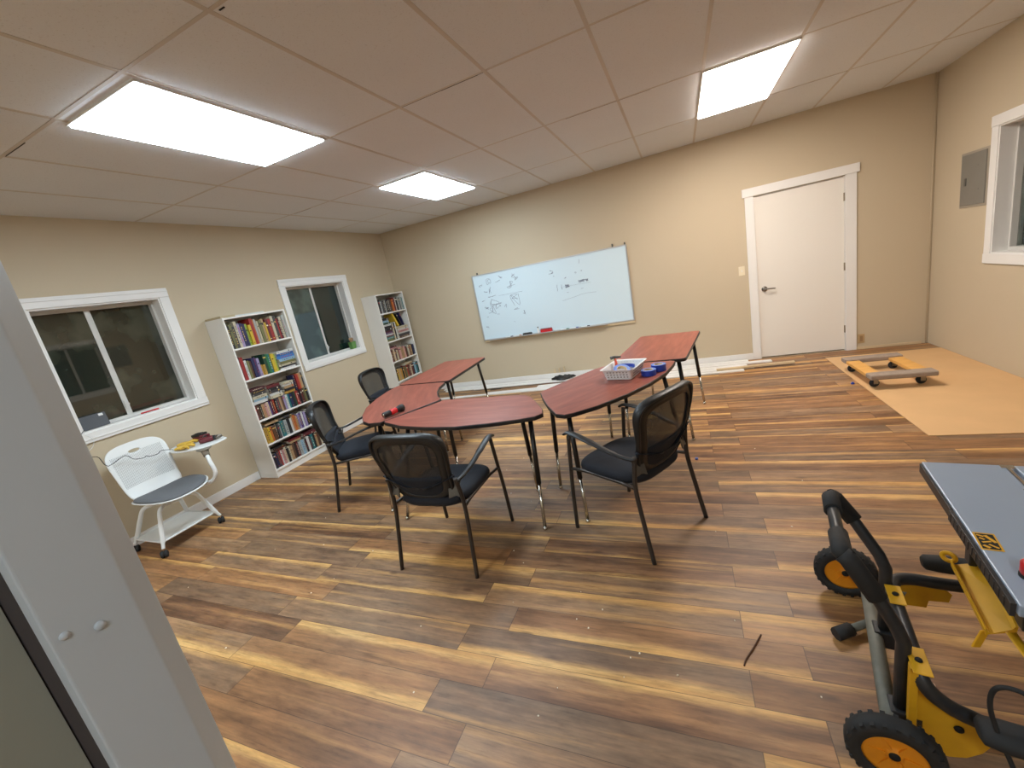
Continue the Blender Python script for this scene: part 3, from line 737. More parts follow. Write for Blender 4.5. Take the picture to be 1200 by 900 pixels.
# ------------------------------------------------------------------ black mesh chairs
def Sb(a, b_):
    """back surface: a lateral, b_ height along the back"""
    return Vector((a, -0.200 - 0.27*b_ - 0.10*math.sin(b_/0.44*PI)*0.25 + 0.75*a*a, 0.455+b_*0.985))
def back_outline(n=56, scale=1.0, cb=0.22):
    out = []
    for k in range(n):
        th = 2*PI*k/n; cs, sn = math.cos(th), math.sin(th)
        e = 0.42
        s_ = math.copysign(abs(cs)**e, cs); t_ = math.copysign(abs(sn)**e, sn)
        t2 = t_*scale; s2 = s_*scale
        w = 0.188+0.038*(t2+1)
        bb = cb+0.222*t2 + 0.016*(1-s2*s2)*(1 if t2 > 0 else -1)*abs(t2)
        out.append((s2*w, bb))
    return out
def make_chair():
    t = thing('office_chair', 'x', 'chair', (0,0,0), 0, 'black mesh back armchairs round the tables')
    # seat
    m = MB(); R = []
    def so(sc_, z):
        r = []
        for k in range(48):
            th = 2*PI*k/48; cs, sn = math.cos(th), math.sin(th)
            X = math.copysign(abs(cs)**0.55, cs)*0.247*sc_*(1+0.03*sn); Y = math.copysign(abs(sn)**0.55, sn)*0.245*sc_+0.02
            r.append((X, Y, z - (0.014 if Y > 0.16*sc_ else 0)*((Y/0.26)**2)))
        return r
    for sc_, z in [(0.80,0.405),(0.93,0.410),(0.985,0.425),(1.0,0.443),(0.985,0.458),(0.94,0.469),(0.82,0.477),(0.6,0.480),(0.3,0.478),(0.05,0.476)]: R.append(so(sc_, z))
    m.rings(R); m.build('seat', M_seat, t)
    # back
    ol = back_outline()
    P = [Sb(a, q) for a, q in ol]
    ra = [0.015+0.012*max(0,(q-0.22)/0.22) for a, q in ol]
    m = MB(); m.tube(P, [0.011]*len(P), ra, n=10, ref=(0,1,0.1), closed=True)
    bf = m.build('back_frame', M_meshframe, t)
    m = MB(); rings = [[Sb(a*s_, 0.22+(q-0.22)*s_) for a, q in ol] for s_ in (0.97, 0.75, 0.5, 0.25, 0.03)]
    m.rings(rings, cap0=False); m.build('back_mesh', M_mesh, bf, fix=True)
    # broad solid margin of the back shell behind the mesh
    rings = [[Sb(a*s_, 0.22+(q-0.22)*s_)+Vector((0,-0.010,0)) for a, q in ol] for s_ in (0.99, 0.90, 0.80)]
    m = MB(); m.rings(rings, cap0=False, cap1=False); o = m.build('back_margin', M_meshframe, bf)
    so2 = o.modifiers.new('s', 'SOLIDIFY'); so2.thickness = 0.006
    # solid lower cover
    rings = []
    lo_ = []
    for a, q in ol:
        q2 = min(q, 0.175); lo_.append((a*0.99, q2))
    rings = [[Sb(a*s_, 0.085+(q-0.085)*s_)+Vector((0,-0.006,0)) for a, q in lo_] for s_ in (1.0, 0.66, 0.33, 0.03)]
    m = MB(); m.rings(rings, cap0=False); o = m.build('back_cover', M_seat, t)
    so_ = o.modifiers.new('s', 'SOLIDIFY'); so_.thickness = 0.014
    for sx in (-1, 1):
        # front leg
        m = MB(); m.tube(smooth_path([(sx*0.268,0.285,0.0),(sx*0.266,0.272,0.25),(sx*0.262,0.255,0.45),(sx*0.262,0.232,0.645)]), 0.0115, 0.0135, n=10, ref=(0,1,0))
        m.build('leg', M_chairmetal, t)
        # rear leg rising to the bracket
        m = MB(); m.tube(smooth_path([(sx*0.268,-0.285,0.0),(sx*0.256,-0.235,0.26),(sx*0.250,-0.212,0.40),(sx*0.246,-0.212,0.50),(sx*0.238,-0.222,0.60)]), 0.0115, 0.0135, n=10, ref=(0,1,0))
        m.build('leg', M_chairmetal, t)
        # side rail
        m = MB(); m.tube([(sx*0.262,0.252,0.425),(sx*0.238,0.16,0.420),(sx*0.236,-0.1,0.418),(sx*0.25,-0.21,0.420)], 0.010, n=8)
        m.build('seat_rail', M_chairmetal, t)
        # arm
        m = MB()
        m.tube(smooth_path([(sx*0.263,0.262,0.652),(sx*0.265,0.225,0.668),(sx*0.272,0.14,0.664),(sx*0.274,0.04,0.644),(sx*0.268,-0.06,0.615),(sx*0.256,-0.15,0.592),(sx*0.243,-0.225,0.585)],5),
               [0.013]+[0.022]*6+[0.024]*9+[0.019]*7+[0.014]*8, 0.009, n=12)
        m.build('armrest', M_meshframe, t)
        # bracket with bolts
        m = MB()
        m.prism([(-0.035,-0.055),(0.01,-0.045),(0.04,-0.06),(0.035,0.0),(0.05,0.045),(0.0,0.03),(-0.04,0.05),(-0.03,0.0)], -0.004, 0.004,
                M=Matrix.Translation((sx*0.205,-0.212,0.535))@Matrix.Rotation(sx*0.30,4,'Z')@Matrix.Rotation(PI/2-0.25,4,'X'))
        bk = m.build('bracket', M_bracket, t, bevel=0.002)
        m = MB()
        for dz in (-0.035, 0.03): m.lathe([(0.007,0),(0.007,0.004),(0.0,0.006)], (sx*0.205,-0.219,0.535+dz), (0,-1,0), 10)
        m.build('bolt', M_chrome, bk)
    m = MB(); m.tube([(-0.23,-0.15,0.412),(0.23,-0.15,0.412)], 0.010, n=8); m.tube([(-0.23,0.13,0.412),(0.23,0.13,0.412)], 0.010, n=8)
    m.build('cross_bar', M_chairmetal, t)
    return t
ch = make_chair()
spots = [((-1.50,2.03), 0.0, 'nearest black mesh chair, back towards the viewer, at the front left table'),
         ((-0.375,2.36), math.radians(59), 'black mesh chair at the right front table with the basket'),
         ((-2.76,2.70), math.radians(-57), 'black mesh chair on the left, between the wide bookcase and the tables'),
         ((-3.27,3.93), math.radians(-82), 'far black mesh chair, only its back showing before the narrow bookcase')]
for i, (xy, rz, lab) in enumerate(spots):
    o = ch if i == 0 else copy_tree(ch)
    o.location = (*xy, 0); o.rotation_euler.z = rz; o['label'] = lab

# ------------------------------------------------------------------ things on the tables
TT = 0.7312
t = thing('storage_basket', 'white perforated plastic basket on the right front table', 'basket', (-0.475, 3.22, TT), math.radians(-14))
m = MB()
def rrect(hx, hy, r, z, k=5): return [(x, y, z) for x, y in round_poly([(-hx,-hy),(hx,-hy),(hx,hy),(-hx,hy)], r, k)]
m.rings([rrect(0.095,0.125,0.02,0.001), rrect(0.100,0.130,0.02,0.004), rrect(0.120,0.155,0.022,0.085), rrect(0.132,0.168,0.024,0.088), rrect(0.132,0.168,0.024,0.084),
         rrect(0.128,0.164,0.024,0.0835), rrect(0.117,0.152,0.022,0.083), rrect(0.097,0.127,0.02,0.007)], smooth=False)
m.build('basket_body', M_plastic, t)
m = MB()
for sx, n_ in ((1, 9), (-1, 9)):
    for r_ in range(3):
        for k in range(n_):
            y = -0.10+0.2*k/(n_-1); z = 0.02+0.02*r_; X = 0.100+(z/0.085)*0.020+0.0012
            m.box(sx*X-0.0008, sx*X+0.0008, y-0.006, y+0.006, z, z+0.012)
for sy in (1, -1):
    for r_ in range(3):
        for k in range(7):
            x = -0.075+0.15*k/6; z = 0.02+0.02*r_; Y = 0.130+(z/0.085)*0.025+0.0012
            m.box(x-0.006, x+0.006, sy*Y-0.0008, sy*Y+0.0008, z, z+0.012)
m.build('basket_holes', mat('basket_hole_shade', (150,146,140), 0.7), t)
def tape(lab, loc, rot, R=0.055, w=0.036, grp='blue tape rolls'):
    m = MB()
    m.lathe([(R*0.62,0),(R,0.0),(R,w),(R*0.62,w),(R*0.62,0)], n=32, m=0, smooth=False)
    for p in range(len(m.m)):
        pass
    core = MB().lathe([(R*0.58,-0.0005),(R*0.62,-0.0005),(R*0.62,w+0.0005),(R*0.58,w+0.0005),(R*0.58,-0.0005)], n=32, smooth=False)
    t_ = thing('tape_roll', lab, 'tape roll', loc, 0, grp); t_.rotation_euler = rot
    o = m.build('tape', [M_blue, M_tapeside], t_)
    for p in o.data.polygons:
        if abs(p.normal.z) > 0.8: p.material_index = 1
    core.build('core', M_rawwood, t_)
tape('nearer blue tape roll lying on the table beside the basket', (-0.292,3.165,TT+0.001), (0,0,0), 0.055, 0.042)
tape('farther blue tape roll leaning behind the other on the table', (-0.225,3.272,TT+0.001), (0,0,0), 0.055, 0.05)
tape('blue tape roll tilted in the front of the white basket', (-0.485,3.155,TT+0.050), (math.radians(22),math.radians(8),0.3), 0.062, 0.025)
tape('blue tape roll tilted at the back of the white basket', (-0.46,3.285,TT+0.045), (math.radians(-18),math.radians(10),0.3), 0.058, 0.025)
t = thing('claw_hammer', 'small hammer with orange red handle sticking out of the white basket', 'hammer', (-0.538,3.280,TT+0.056), 0)
m = MB().tube([(0.0,-0.06,-0.02),(0.0,0.0,0.035),(-0.01,0.03,0.065)], [0.009,0.011,0.008], n=10, ref=(1,0,0)); m.build('handle', mat('orange_red_grip',(206,74,48),0.5), t)
m = MB().tube([(-0.04,0.01,0.075),(-0.01,0.03,0.078),(0.035,0.05,0.07)], [0.013,0.011,0.006], n=10); m.build('head', M_bracket, t)
t = thing('flashlight', 'black flashlight with a red band lying on the left tables', 'flashlight', (-2.275,2.635,TT+0.031), math.atan2(0.20,0.055))
m = MB(); m.lathe([(0.0,-0.10),(0.020,-0.10),(0.0235,-0.095),(0.0235,-0.03)], (0,0,0),(1,0,0),20); m.build('barrel', M_black, t)
m = MB(); m.lathe([(0.0245,-0.03),(0.0245,0.03)], (0,0,0),(1,0,0),20); m.build('band', M_red, t)
m = MB(); m.lathe([(0.0235,0.03),(0.024,0.05),(0.0305,0.065),(0.0305,0.10),(0.026,0.105)], (0,0,0),(1,0,0),20); m.build('head', M_black, t)
m = MB(); m.lathe([(0.0,-0.1015),(0.017,-0.1015),(0.017,-0.1005),(0,-0.1005)], (0,0,0),(1,0,0),20); m.build('end_cap', M_chrome, t)

# ------------------------------------------------------------------ bookcases and books
def bookcase(lab, y0, y1, shelves, depth=0.282, h=1.805):
    t = thing('bookcase', lab, 'bookcase', (XL+0.004+depth/2, (y0+y1)/2, 0), 0, 'white bookcases on the window wall')
    hy = (y1-y0)/2; hx = depth/2; e = 0.017
    MB().box(-hx, hx, -hy, -hy+e, 0, h).build('side_panel', M_case, t, bevel=0.001)
    MB().box(-hx, hx, hy-e, hy, 0, h).build('side_panel', M_case, t, bevel=0.001)
    MB().box(-hx, hx, -hy+e, hy-e, h-e-0.002, h-0.002).build('top_panel', M_case, t, bevel=0.001)
    MB().box(-hx, -hx+0.004, -hy+e, hy-e, 0.07, h-e-0.002).build('back_panel', M_case, t)
    MB().box(hx-0.03, hx-0.014, -hy+e, hy-e, 0.0, 0.072).build('plinth', M_case, t)
    for z in shelves:
        MB().box(-hx+0.004, hx-0.002, -hy+e, hy-e, z-0.018, z).build('shelf', M_case, t, bevel=0.001)
    return t
SH1 = [1.475, 1.128, 0.675, 0.395, 0.092]
SH2 = [1.510, 1.062, 0.730, 0.405, 0.092]
bookcase('wide white bookcase full of books between the two windows', 2.905, 3.655, SH1)
bookcase('narrow looking white bookcase in the far corner, right of the small window', 5.305, 6.005, SH2)
FX = XL+0.004+0.282
CN = {'black':(32,30,34),'dark grey':(70,68,70),'navy blue':(36,40,84),'blue':(46,92,160),'bright blue':(52,128,200),'light blue':(150,186,206),'teal':(38,120,126),
 'dark green':(30,72,50),'green':(46,120,72),'lime green':(166,186,66),'olive':(120,118,72),'yellow':(222,186,52),'mustard':(196,150,62),'orange':(206,112,50),
 'red':(166,44,40),'dark red':(106,34,38),'brown':(94,62,46),'tan':(186,150,110),'cream':(214,202,172),'white':(222,220,214),'light grey':(176,178,174),
 'purple':(84,60,120),'lavender':(166,150,190),'pink':(206,150,146),'maroon':(84,32,44)}
BM = {k: mat('cover_'+k.replace(' ','_'), tuple(int(q_*0.86) for q_ in v), 0.5, var=0.10, vscale=25) for k, v in CN.items()}
M_bandl = mat('pale_spine_label', (220,210,186), 0.5); M_bandd = mat('dark_spine_label', (40,34,36), 0.5); M_bandr = mat('red_spine_label', (176,54,44), 0.5); M_bandy = mat('gold_spine_label', (206,170,80), 0.5)
ORD = ['first','second','third','fourth','fifth','sixth','seventh','eighth','ninth','tenth','eleventh','twelfth','thirteenth','fourteenth','fifteenth','sixteenth','seventeenth','eighteenth','nineteenth','twentieth',
       'twenty-first','twenty-second','twenty-third','twenty-fourth','twenty-fifth','twenty-sixth','twenty-seventh','twenty-eighth']
rb_ = random.Random(11)
def book_mesh(th, h, d, cname):
    """standing book; spine faces +x at x=0, thickness along y from 0, height z"""
    m = MB(); c = 0.0018
    m.box(-d, 0, 0, c, 0, h); m.box(-d, 0, th-c, th, 0, h); m.box(-c, 0, c, th-c, 0, h)
    m.box(-d+0.003, -c, c, th-c, 0.003, h-0.003, 1)
    dark = sum(CN[cname]) < 300
    k = rb_.random(); bm = rb_.choice([2, 2, 4, 5] if dark else [3, 3, 4, 3])
    if th > 0.008:
        y0, y1 = th*0.14, th*0.86
        if k < 0.30:
            y0, y1 = th*0.25, th*0.75; z0 = h*rb_.uniform(0.66, 0.74); m.box(0, 0.0007, y0, y1, z0, z0+h*rb_.uniform(0.05, 0.11), bm)
            m.box(0, 0.0007, y0, y1, h*0.1, h*0.125, bm)
        elif k < 0.62:
            z = h*rb_.uniform(0.15, 0.25)
            while z < h*0.85:
                dz = h*rb_.uniform(0.02, 0.08); m.box(0, 0.0007, th*0.40, th*0.62, z, min(z+dz, h*0.9), bm); z += dz+h*rb_.uniform(0.02, 0.08)
        elif k < 0.72:
            m.box(0, 0.0007, 0.0, th, h*0.80, h*0.86, bm)
    return m
def book(cname, where, grp, th, h, d, loc, lying=False, lean=0.0, rz=0.0):
    m = book_mesh(th, h, d, cname)
    o = m.build('book', [BM[cname], M_page, M_bandl, M_bandd, M_bandr, M_bandy])
    o.location = loc
    if lying: o.rotation_euler = (-PI/2, 0, 0)
    else: o.rotation_euler = (lean, 0, rz)
    tag(o, '%s book %s' % (cname, where), 'book', grp)
    return o
def row(cols, y0, y1, z, bc, shelf, grp, hr, dr=(0.12,0.17), maxh=0.3, tier='standing'):
    n = len(cols); raw = [rb_.uniform(0.7, 1.4) for _ in cols]; tot = y1-y0-0.001*n
    s_ = tot/sum(raw); y = y0
    for i, c in enumerate(cols):
        th = raw[i]*s_
        if isinstance(c, tuple): c, h = c
        else: h = rb_.uniform(*hr)
        h = min(h, maxh); d = rb_.uniform(*dr)
        book(c, 'standing %s from left on the %s of the %s' % (ORD[i], shelf, bc) if tier == 'standing' else tier % ORD[i], grp, th, h, d, (FX-0.012-rb_.uniform(0, 0.02), y, z+0.0006))
        y += th+0.001
def stack(cols, y0, w, z, where, grp, ths=None, d=0.16):
    """lying books piled up, spine outwards; bottom first"""
    zz = z+0.0006
    for i, c in enumerate(cols):
        th = ths[i] if ths else rb_.uniform(0.018, 0.032)
        ww = w*rb_.uniform(0.86, 1.0)
        # rotated -90 about x: local z(height) -> +y ; local y(thickness) -> -z
        o = book(c, '%s from bottom %s' % (ORD[i], where), grp, th, ww, d*rb_.uniform(0.9, 1.0), (FX-0.014-rb_.uniform(0, 0.015), y0+rb_.uniform(0, w-ww), zz+th), lying=True)
        zz += th+0.0008
    return zz
g1 = 'books on the wide bookcase'; g2 = 'books on the corner bookcase'
A, B_ = 2.925, 3.635
row([('black',.24),('olive',.25),('dark grey',.23),('cream',.28),('lavender',.25),('navy blue',.25),('navy blue',.24),('lime green',.235),('yellow',.22),('red',.285),('orange',.27),('light grey',.27),('cream',.245),
     ('olive',.25),('tan',.26),('yellow',.215),('dark red',.25),('red',.25),('cream',.275),('dark grey',.27),('red',.235),('maroon',.24),('cream',.25),('light grey',.25),('white',.26)], A, B_, SH1[0], 'wide bookcase', 'top shelf', g1, (.2,.28), (0.16,0.2), 0.288)
row([('dark red',.26),('red',.25),('white',.21),('olive',.2),('brown',.19),('navy blue',.21),('purple',.215),('lavender',.2),('mustard',.12),('mustard',.115),('dark green',.225),('green',.22),('teal',.215),('yellow',.21),('lime green',.20)],
    A, A+0.435, SH1[1], 'wide bookcase', 'second shelf', g1, (.2,.26), (0.15,0.19), 0.3)
stack(['white','black','cream','olive','light blue','bright blue','blue','white'], A+0.455, 0.24, SH1[1], 'of the pile on wide bookcase second shelf', g1, [.018,.02,.024,.028,.03,.034,.026,.028])
# third shelf: low row of paperbacks, piles lying over them
c3 = ['dark red','brown','black','tan','pink','cream','purple','maroon','red','black','dark grey','tan','brown','lavender','white','teal','navy blue','black','dark green','red','maroon','black','dark red','brown','olive','black']
row(c3, A, B_, SH1[2], 'wide bookcase', 'third shelf', g1, (.160,.172), (0.105,0.12))
zt = SH1[2]+0.1745
stack(['white','light blue','cream','dark grey','black','maroon'], A+0.01, 0.19, zt, 'of the left pile on wide bookcase third shelf', g1, [.03,.026,.03,.026,.03,.026], 0.11)
stack(['cream','white','dark grey','black','dark red'], A+0.215, 0.18, zt, 'of the middle pile on wide bookcase third shelf', g1, [.032,.026,.03,.03,.03], 0.11)
stack(['mustard','black','tan','white','cream'], A+0.41, 0.155, zt, 'of the tan pile on wide bookcase third shelf', g1, [.03,.026,.03,.024,.022], 0.11)
row(['navy blue','red','orange','tan','dark grey'], A+0.58, B_, zt, 'wide bookcase', 'x', g1, (.17,.19), (0.105,0.12), tier='%s from left atop the third row of the wide bookcase')
c4 = ['yellow','mustard','yellow','orange','brown','black','dark grey','light grey','teal','teal','light grey','black','white','tan','orange','tan','lavender','purple','white','lavender','black','white','navy blue','purple']
row(c4, A, B_, SH1[3], 'wide bookcase', 'fourth shelf', g1, (.165,.195), (0.105,0.125), 0.2)
stack(['tan'], A+0.04, 0.18, SH1[3]+0.1965, 'on the fourth row of wide bookcase, left', g1, [.018], 0.1)
stack(['dark grey'], A+0.26, 0.18, SH1[3]+0.1965, 'on the fourth row of wide bookcase, middle', g1, [.02], 0.1)
c5 = ['navy blue','black','navy blue','dark grey','red','white','pink','cream','black','cream','tan','brown','black','dark red','light grey','light blue','light grey','black','white','dark grey','teal','black','tan','brown','cream']
row(c5, A, B_, SH1[4], 'wide bookcase', 'bottom shelf', g1, (.165,.19), (0.105,0.125), 0.2)
stack(['brown','black'], A+0.03, 0.19, SH1[4]+0.1925, 'on the bottom row of wide bookcase, left', g1, [.018,.018], 0.1)
stack(['tan','dark red'], A+0.25, 0.18, SH1[4]+0.1925, 'on the bottom row of wide bookcase, middle', g1, [.02,.02], 0.1)
stack(['dark red','maroon'], A+0.46, 0.19, SH1[4]+0.1925, 'on the bottom row of wide bookcase, right', g1, [.022,.02], 0.1)
A2, B2 = 5.326, 5.984
row(['brown','black','light grey','dark grey','black','light grey','black','dark grey','brown','orange','dark red','white','black','light grey','black','light grey','teal'], A2, B2, SH2[0], 'corner bookcase', 'top shelf', g2, (.19,.22), (0.12,0.14))
z_ = stack(['olive','teal','dark grey','white','purple','maroon','black','black'], A2+0.01, 0.21, SH2[1], 'of the left pile in the corner bookcase', g2, [.036,.03,.026,.02,.026,.03,.034,.034], 0.17)
stack(['white','dark green','light blue','black'], A2+0.01, 0.19, z_, 'of the upper left pile in the corner bookcase', g2, [.026,.03,.03,.034], 0.16)
row([('cream',.27),('black',.27),('white',.28)], A2+0.235, A2+0.315, SH2[1], 'corner bookcase', 'second shelf', g2, (.2,.26))
z_ = stack(['brown','dark grey','white','pink','white','cream'], A2+0.335, 0.30, SH2[1], 'of the right pile in the corner bookcase', g2, [.034,.034,.022,.034,.026,.03], 0.17)
book('yellow', 'leaning on the right pile of the corner bookcase', g2, .035, .235, .17, (FX-0.02, A2+0.375, z_+0.013), lean=-0.0+0.42)
book('black', 'leaning beside the yellow book in the corner bookcase', g2, .02, .225, .17, (FX-0.02, A2+0.47, z_+0.009), lean=0.40)
book('navy blue', 'leaning farthest right in the corner bookcase second shelf', g2, .02, .225, .17, (FX-0.02, A2+0.535, z_+0.009), lean=0.30)
row(['dark red','brown','cream','maroon','cream','dark red','pink','tan','tan','pink','brown','light grey','cream','dark red','tan','black','navy blue'], A2, B2, SH2[2], 'corner bookcase', 'third shelf', g2, (.17,.20), (0.11,0.13))
stack(['pink','maroon'], A2+0.02, 0.18, SH2[2]+0.203, 'on the corner bookcase third row', g2, [.02,.02], 0.11)
row(['brown','black','yellow','tan','mustard','black','mustard','brown','olive','red','brown','dark red','cream','dark red','black','light blue','teal','black'], A2, B2, SH2[3], 'corner bookcase', 'fourth shelf', g2, (.18,.20), (0.11,0.13))
stack(['tan','cream'], A2+0.30, 0.2, SH2[3]+0.203, 'on the corner bookcase fourth row', g2, [.018,.016], 0.11)
# flat things on top of the wide bookcase
o = MB().box(0, 0.25, 0, 0.16, 0, 0.022).build('cardboard_box', mat('tan_card', (176,160,126), 0.7, var=0.08), bevel=0.002); o.location = (XL+0.012, 2.91, 1.8042); tag(o, 'flat tan cardboard box on top of the wide bookcase, left end', 'box')
o = MB().box(0, 0.20, 0, 0.36, 0, 0.014).build('flat_panel', mat('pale_grey_panel', (196,200,198), 0.6, var=0.06), bevel=0.002); o.location = (XL+0.02, 3.085, 1.8042); tag(o, 'pale flat panel lying on top of the wide bookcase', 'panel')

# ------------------------------------------------------------------ on the window sills
sill1 = W1[2]+0.0125; sill2 = W2[2]+0.0125
t = thing('grey_case', 'slim dark grey case leaning on the large window sill, behind the post', 'case', (XL-0.055, 1.755, sill1+0.001), 0)
m = MB().box(-0.022, 0.012, -0.12, 0.12, 0, 0.115, M=Matrix.Rotation(-0.18, 4, 'Y')); m.build('case_body', mat('dark_grey_case', (70,73,78), 0.5, var=0.06), t, bevel=0.004)
m = MB().box(0.0125, 0.014, 0.07, 0.10, 0.088, 0.108, M=Matrix.Rotation(-0.18, 4, 'Y')); m.build('sticker', M_white, t)
o = MB().tube(smooth_path([(XL+0.021,1.66,sill1-0.02),(XL+0.03,1.685,sill1-0.05),(XL+0.03,1.69,sill1-0.10),(XL+0.022,1.665,sill1-0.14),(XL+0.02,1.63,sill1-0.16)]), 0.0022, n=6).build('power_lead', M_plastic)
o.parent = t; o.location = -t.location
t = thing('marker', 'red marker lying on the large window sill under the mullion', 'marker', (XL-0.03, 2.17, sill1+0.0075), math.radians(84))
MB().lathe([(0,-0.07),(0.0065,-0.069),(0.0065,0.03),(0.0075,0.031),(0.0075,0.07),(0,0.071)], (0,0,0), (1,0,0), 12).build('marker_body', M_red, t)
t = thing('plant_pot', 'small green pot with dried tan stems on the small window sill', 'plant pot', (XL-0.055, 4.925, sill2+0.001), 0)
m = MB(); m.rings([rrect(0.030,0.038,0.006,0.0), rrect(0.036,0.046,0.006,0.105), rrect(0.032,0.042,0.006,0.105), rrect(0.030,0.04,0.006,0.09)], smooth=False); m.build('pot', M_green, t)
m = MB(); rp = random.Random(3)
for k in range(16):
    a = rp.uniform(0, 2*PI); r = rp.uniform(0.005, 0.026); m.tube(smooth_path([(0.5*r*math.cos(a),0.5*r*math.sin(a),0.088),(r*math.cos(a),r*math.sin(a),0.12),(1.25*r*math.cos(a+.3),1.35*r*math.sin(a+.3),0.15+rp.uniform(-.01,.02))],3), [0.003]*4+[0.006]*2+[0.009], n=6)
m.build('dried_stems', mat('tan_dry_plant', (176,140,104), 0.8, var=0.25, vscale=60), t)
o = MB().box(-0.03, 0.03, -0.002, 0.002, 0, 0.14).build('white_card', M_white); o.location = (XL-0.05, 5.000, sill2+0.001); tag(o, 'white card standing beside the green pot in the window', 'card')

# ------------------------------------------------------------------ white tablet-arm chair
t = thing('tablet_chair', 'white plastic swivel chair with grey seat and tablet arm under the large window', 'chair', (-4.20, 1.85, 0))
def loc(x, y, z): return (x+4.20, y-1.85, z)
def Sw(y, z):
    """back shell surface: y lateral, z height -> x"""
    x = -0.165 - 0.22*(z-0.50) + 0.9*y*y*(1-(z-0.46)*0.8)
    if z < 0.56: x += 0.5*(0.56-z)**1.3
    return Vector((x, y, z))
m = MB(); outer = []; N_ = 72; cy0, cz0 = 0.0, 0.835
for k in range(N_):
    th = 2*PI*k/N_; cs, sn = math.cos(th), math.sin(th); e = 0.45 if sn > 0 else 0.45-0.2*min(1, -sn*4)
    s_ = math.copysign(abs(cs)**e, cs); t_ = math.copysign(abs(sn)**e, sn)
    zz = 0.675+(0.215 if t_ > 0 else 0.228)*t_+0.02*(1-s_*s_)*max(t_, 0); w = 0.205+0.028*(t_*0.6+0.4) 
    outer.append(((s_*w), zz))
hole = [(0.042*math.cos(2*PI*k/N_)-0.0, 0.833+0.014*math.sin(2*PI*k/N_)) for k in range(N_)]
# pair by angle about hole centre
rings = []
for s_ in [0, .06, .14, .26, .4, .55, .7, .84, .94, 1.0]:
    rings.append([Sw(hole[k][0]*(1-s_)+outer[k][0]*s_, hole[k][1]*(1-s_)+outer[k][1]*s_) for k in range(N_)])
m.rings(rings, cap0=False, cap1=False)
o = m.build('backrest', M_perf, t); so_ = o.modifiers.new('s', 'SOLIDIFY'); so_.thickness = 0.008; so_.offset = -1
def seat_ring(sc_, z, dx=0.0):
    r = []
    for k in range(48):
        th = 2*PI*k/48; cs, sn = math.cos(th), math.sin(th)
        X = math.copysign(abs(cs)**0.7, cs)*0.225*sc_+0.075; Y = math.copysign(abs(sn)**0.7, sn)*0.245*sc_
        r.append((X, Y, z-0.9*max(0, 0.12-abs(Y)*0.0)*0 + 0.35*Y*Y - (0.25*max(0, X-0.16)**2*4)))
    return r
m = MB().rings([seat_ring(0.6,0.425), seat_ring(0.9,0.43), seat_ring(1.0,0.44), seat_ring(1.01,0.447), seat_ring(0.97,0.447)], cap0=True, cap1=True); m.build('seat_shell', M_plastic, t)
m = MB().rings([seat_ring(0.95,0.448), seat_ring(0.965,0.456), seat_ring(0.93,0.466), seat_ring(0.7,0.470), seat_ring(0.3,0.468), seat_ring(0.03,0.467)], cap0=True); m.build('seat_pad', M_greyseat, t)
m = MB(); m.lathe([(0.05,0.345),(0.055,0.36),(0.04,0.375),(0.03,0.38),(0.03,0.405),(0.10,0.415),(0.10,0.425)], (0.03,0.0,0)); m.build('swivel_hub', M_plastic, t)
for cx_, cy_ in [(-4.03,1.60),(-4.045,2.08),(-4.48,1.62),(-4.49,2.07)]:
    X, Y, _ = loc(cx_, cy_, 0); hx_, hy_ = 0.03, 0.0
    dx_, dy_ = X-hx_, Y-hy_
    m = MB(); m.tube(smooth_path([(hx_+dx_*0.1,hy_+dy_*0.1,0.36),(hx_+dx_*0.42,hy_+dy_*0.42,0.366),(hx_+dx_*0.60,hy_+dy_*0.60,0.345),(hx_+dx_*0.72,hy_+dy_*0.72,0.27),(hx_+dx_*0.89,hy_+dy_*0.89,0.14),(X,Y,0.068)],5), [0.016]*16+[0.0175]*6+[0.013]*4, n=12, ref=(0,1,0.01))
    lg = m.build('leg', M_plastic, t)
    m = MB(); m.lathe([(0.0,-0.024),(0.022,-0.024),(0.0285,-0.019),(0.0285,-0.004),(0.02,-0.003),(0.02,0.003),(0.0285,0.004),(0.0285,0.019),(0.022,0.024),(0,0.024)], (X+0.006,Y-0.008,0.0287), (0.6,0.8,0), 20)
    m.build('caster', M_rubber, lg)
m = MB(); tr = round_poly([loc(-4.46,1.62,0)[:2], loc(-4.04,1.615,0)[:2], loc(-4.055,2.06,0)[:2], loc(-4.47,2.05,0)[:2]], 0.05)
m.prism(tr, 0.108, 0.114); o = m.build('base_tray', M_plastic, t, bevel=0.002)
trp = [Vector((x, y, 0.116)) for x, y in tr]; m = MB().tube(trp, 0.005, 0.008, n=8, closed=True); m.build('tray_rim', M_plastic, t)
m = MB(); m.tube(smooth_path([loc(-4.15,1.93,0.40),loc(-4.06,2.02,0.40),loc(-3.95,2.08,0.425),loc(-3.905,2.10,0.50),loc(-3.925,2.10,0.60),loc(-3.96,2.115,0.655)],6), 0.017, n=14, ref=(0,1,0.01)); m.build('tablet_arm', M_plastic, t)
m = MB(); m.tube([loc(-3.962,2.115,0.64),loc(-3.975,2.12,0.70)], [0.024,0.03], n=16, ref=(0,1,0.01)); m.lathe([(0.05,0),(0.06,0.01),(0,0.011)], loc(-3.985,2.125,0.70), (0,0,1), 20); m.build('arm_joint', mat('taupe_plastic', (134,126,112), 0.5), t)
tabp = smooth_closed([loc(-4.03,2.36,0)[:2], loc(-3.965,2.30,0)[:2], loc(-3.96,2.16,0)[:2], loc(-4.06,2.065,0)[:2], loc(-4.25,2.03,0)[:2], loc(-4.43,2.08,0)[:2], loc(-4.48,2.20,0)[:2], loc(-4.42,2.33,0)[:2], loc(-4.22,2.385,0)[:2]], 5)
m = MB().prism([(p.x, p.y) for p in tabp], 0.713, 0.724); m.build('tablet', M_plastic, t, bevel=0.004)
TAB = 0.7245
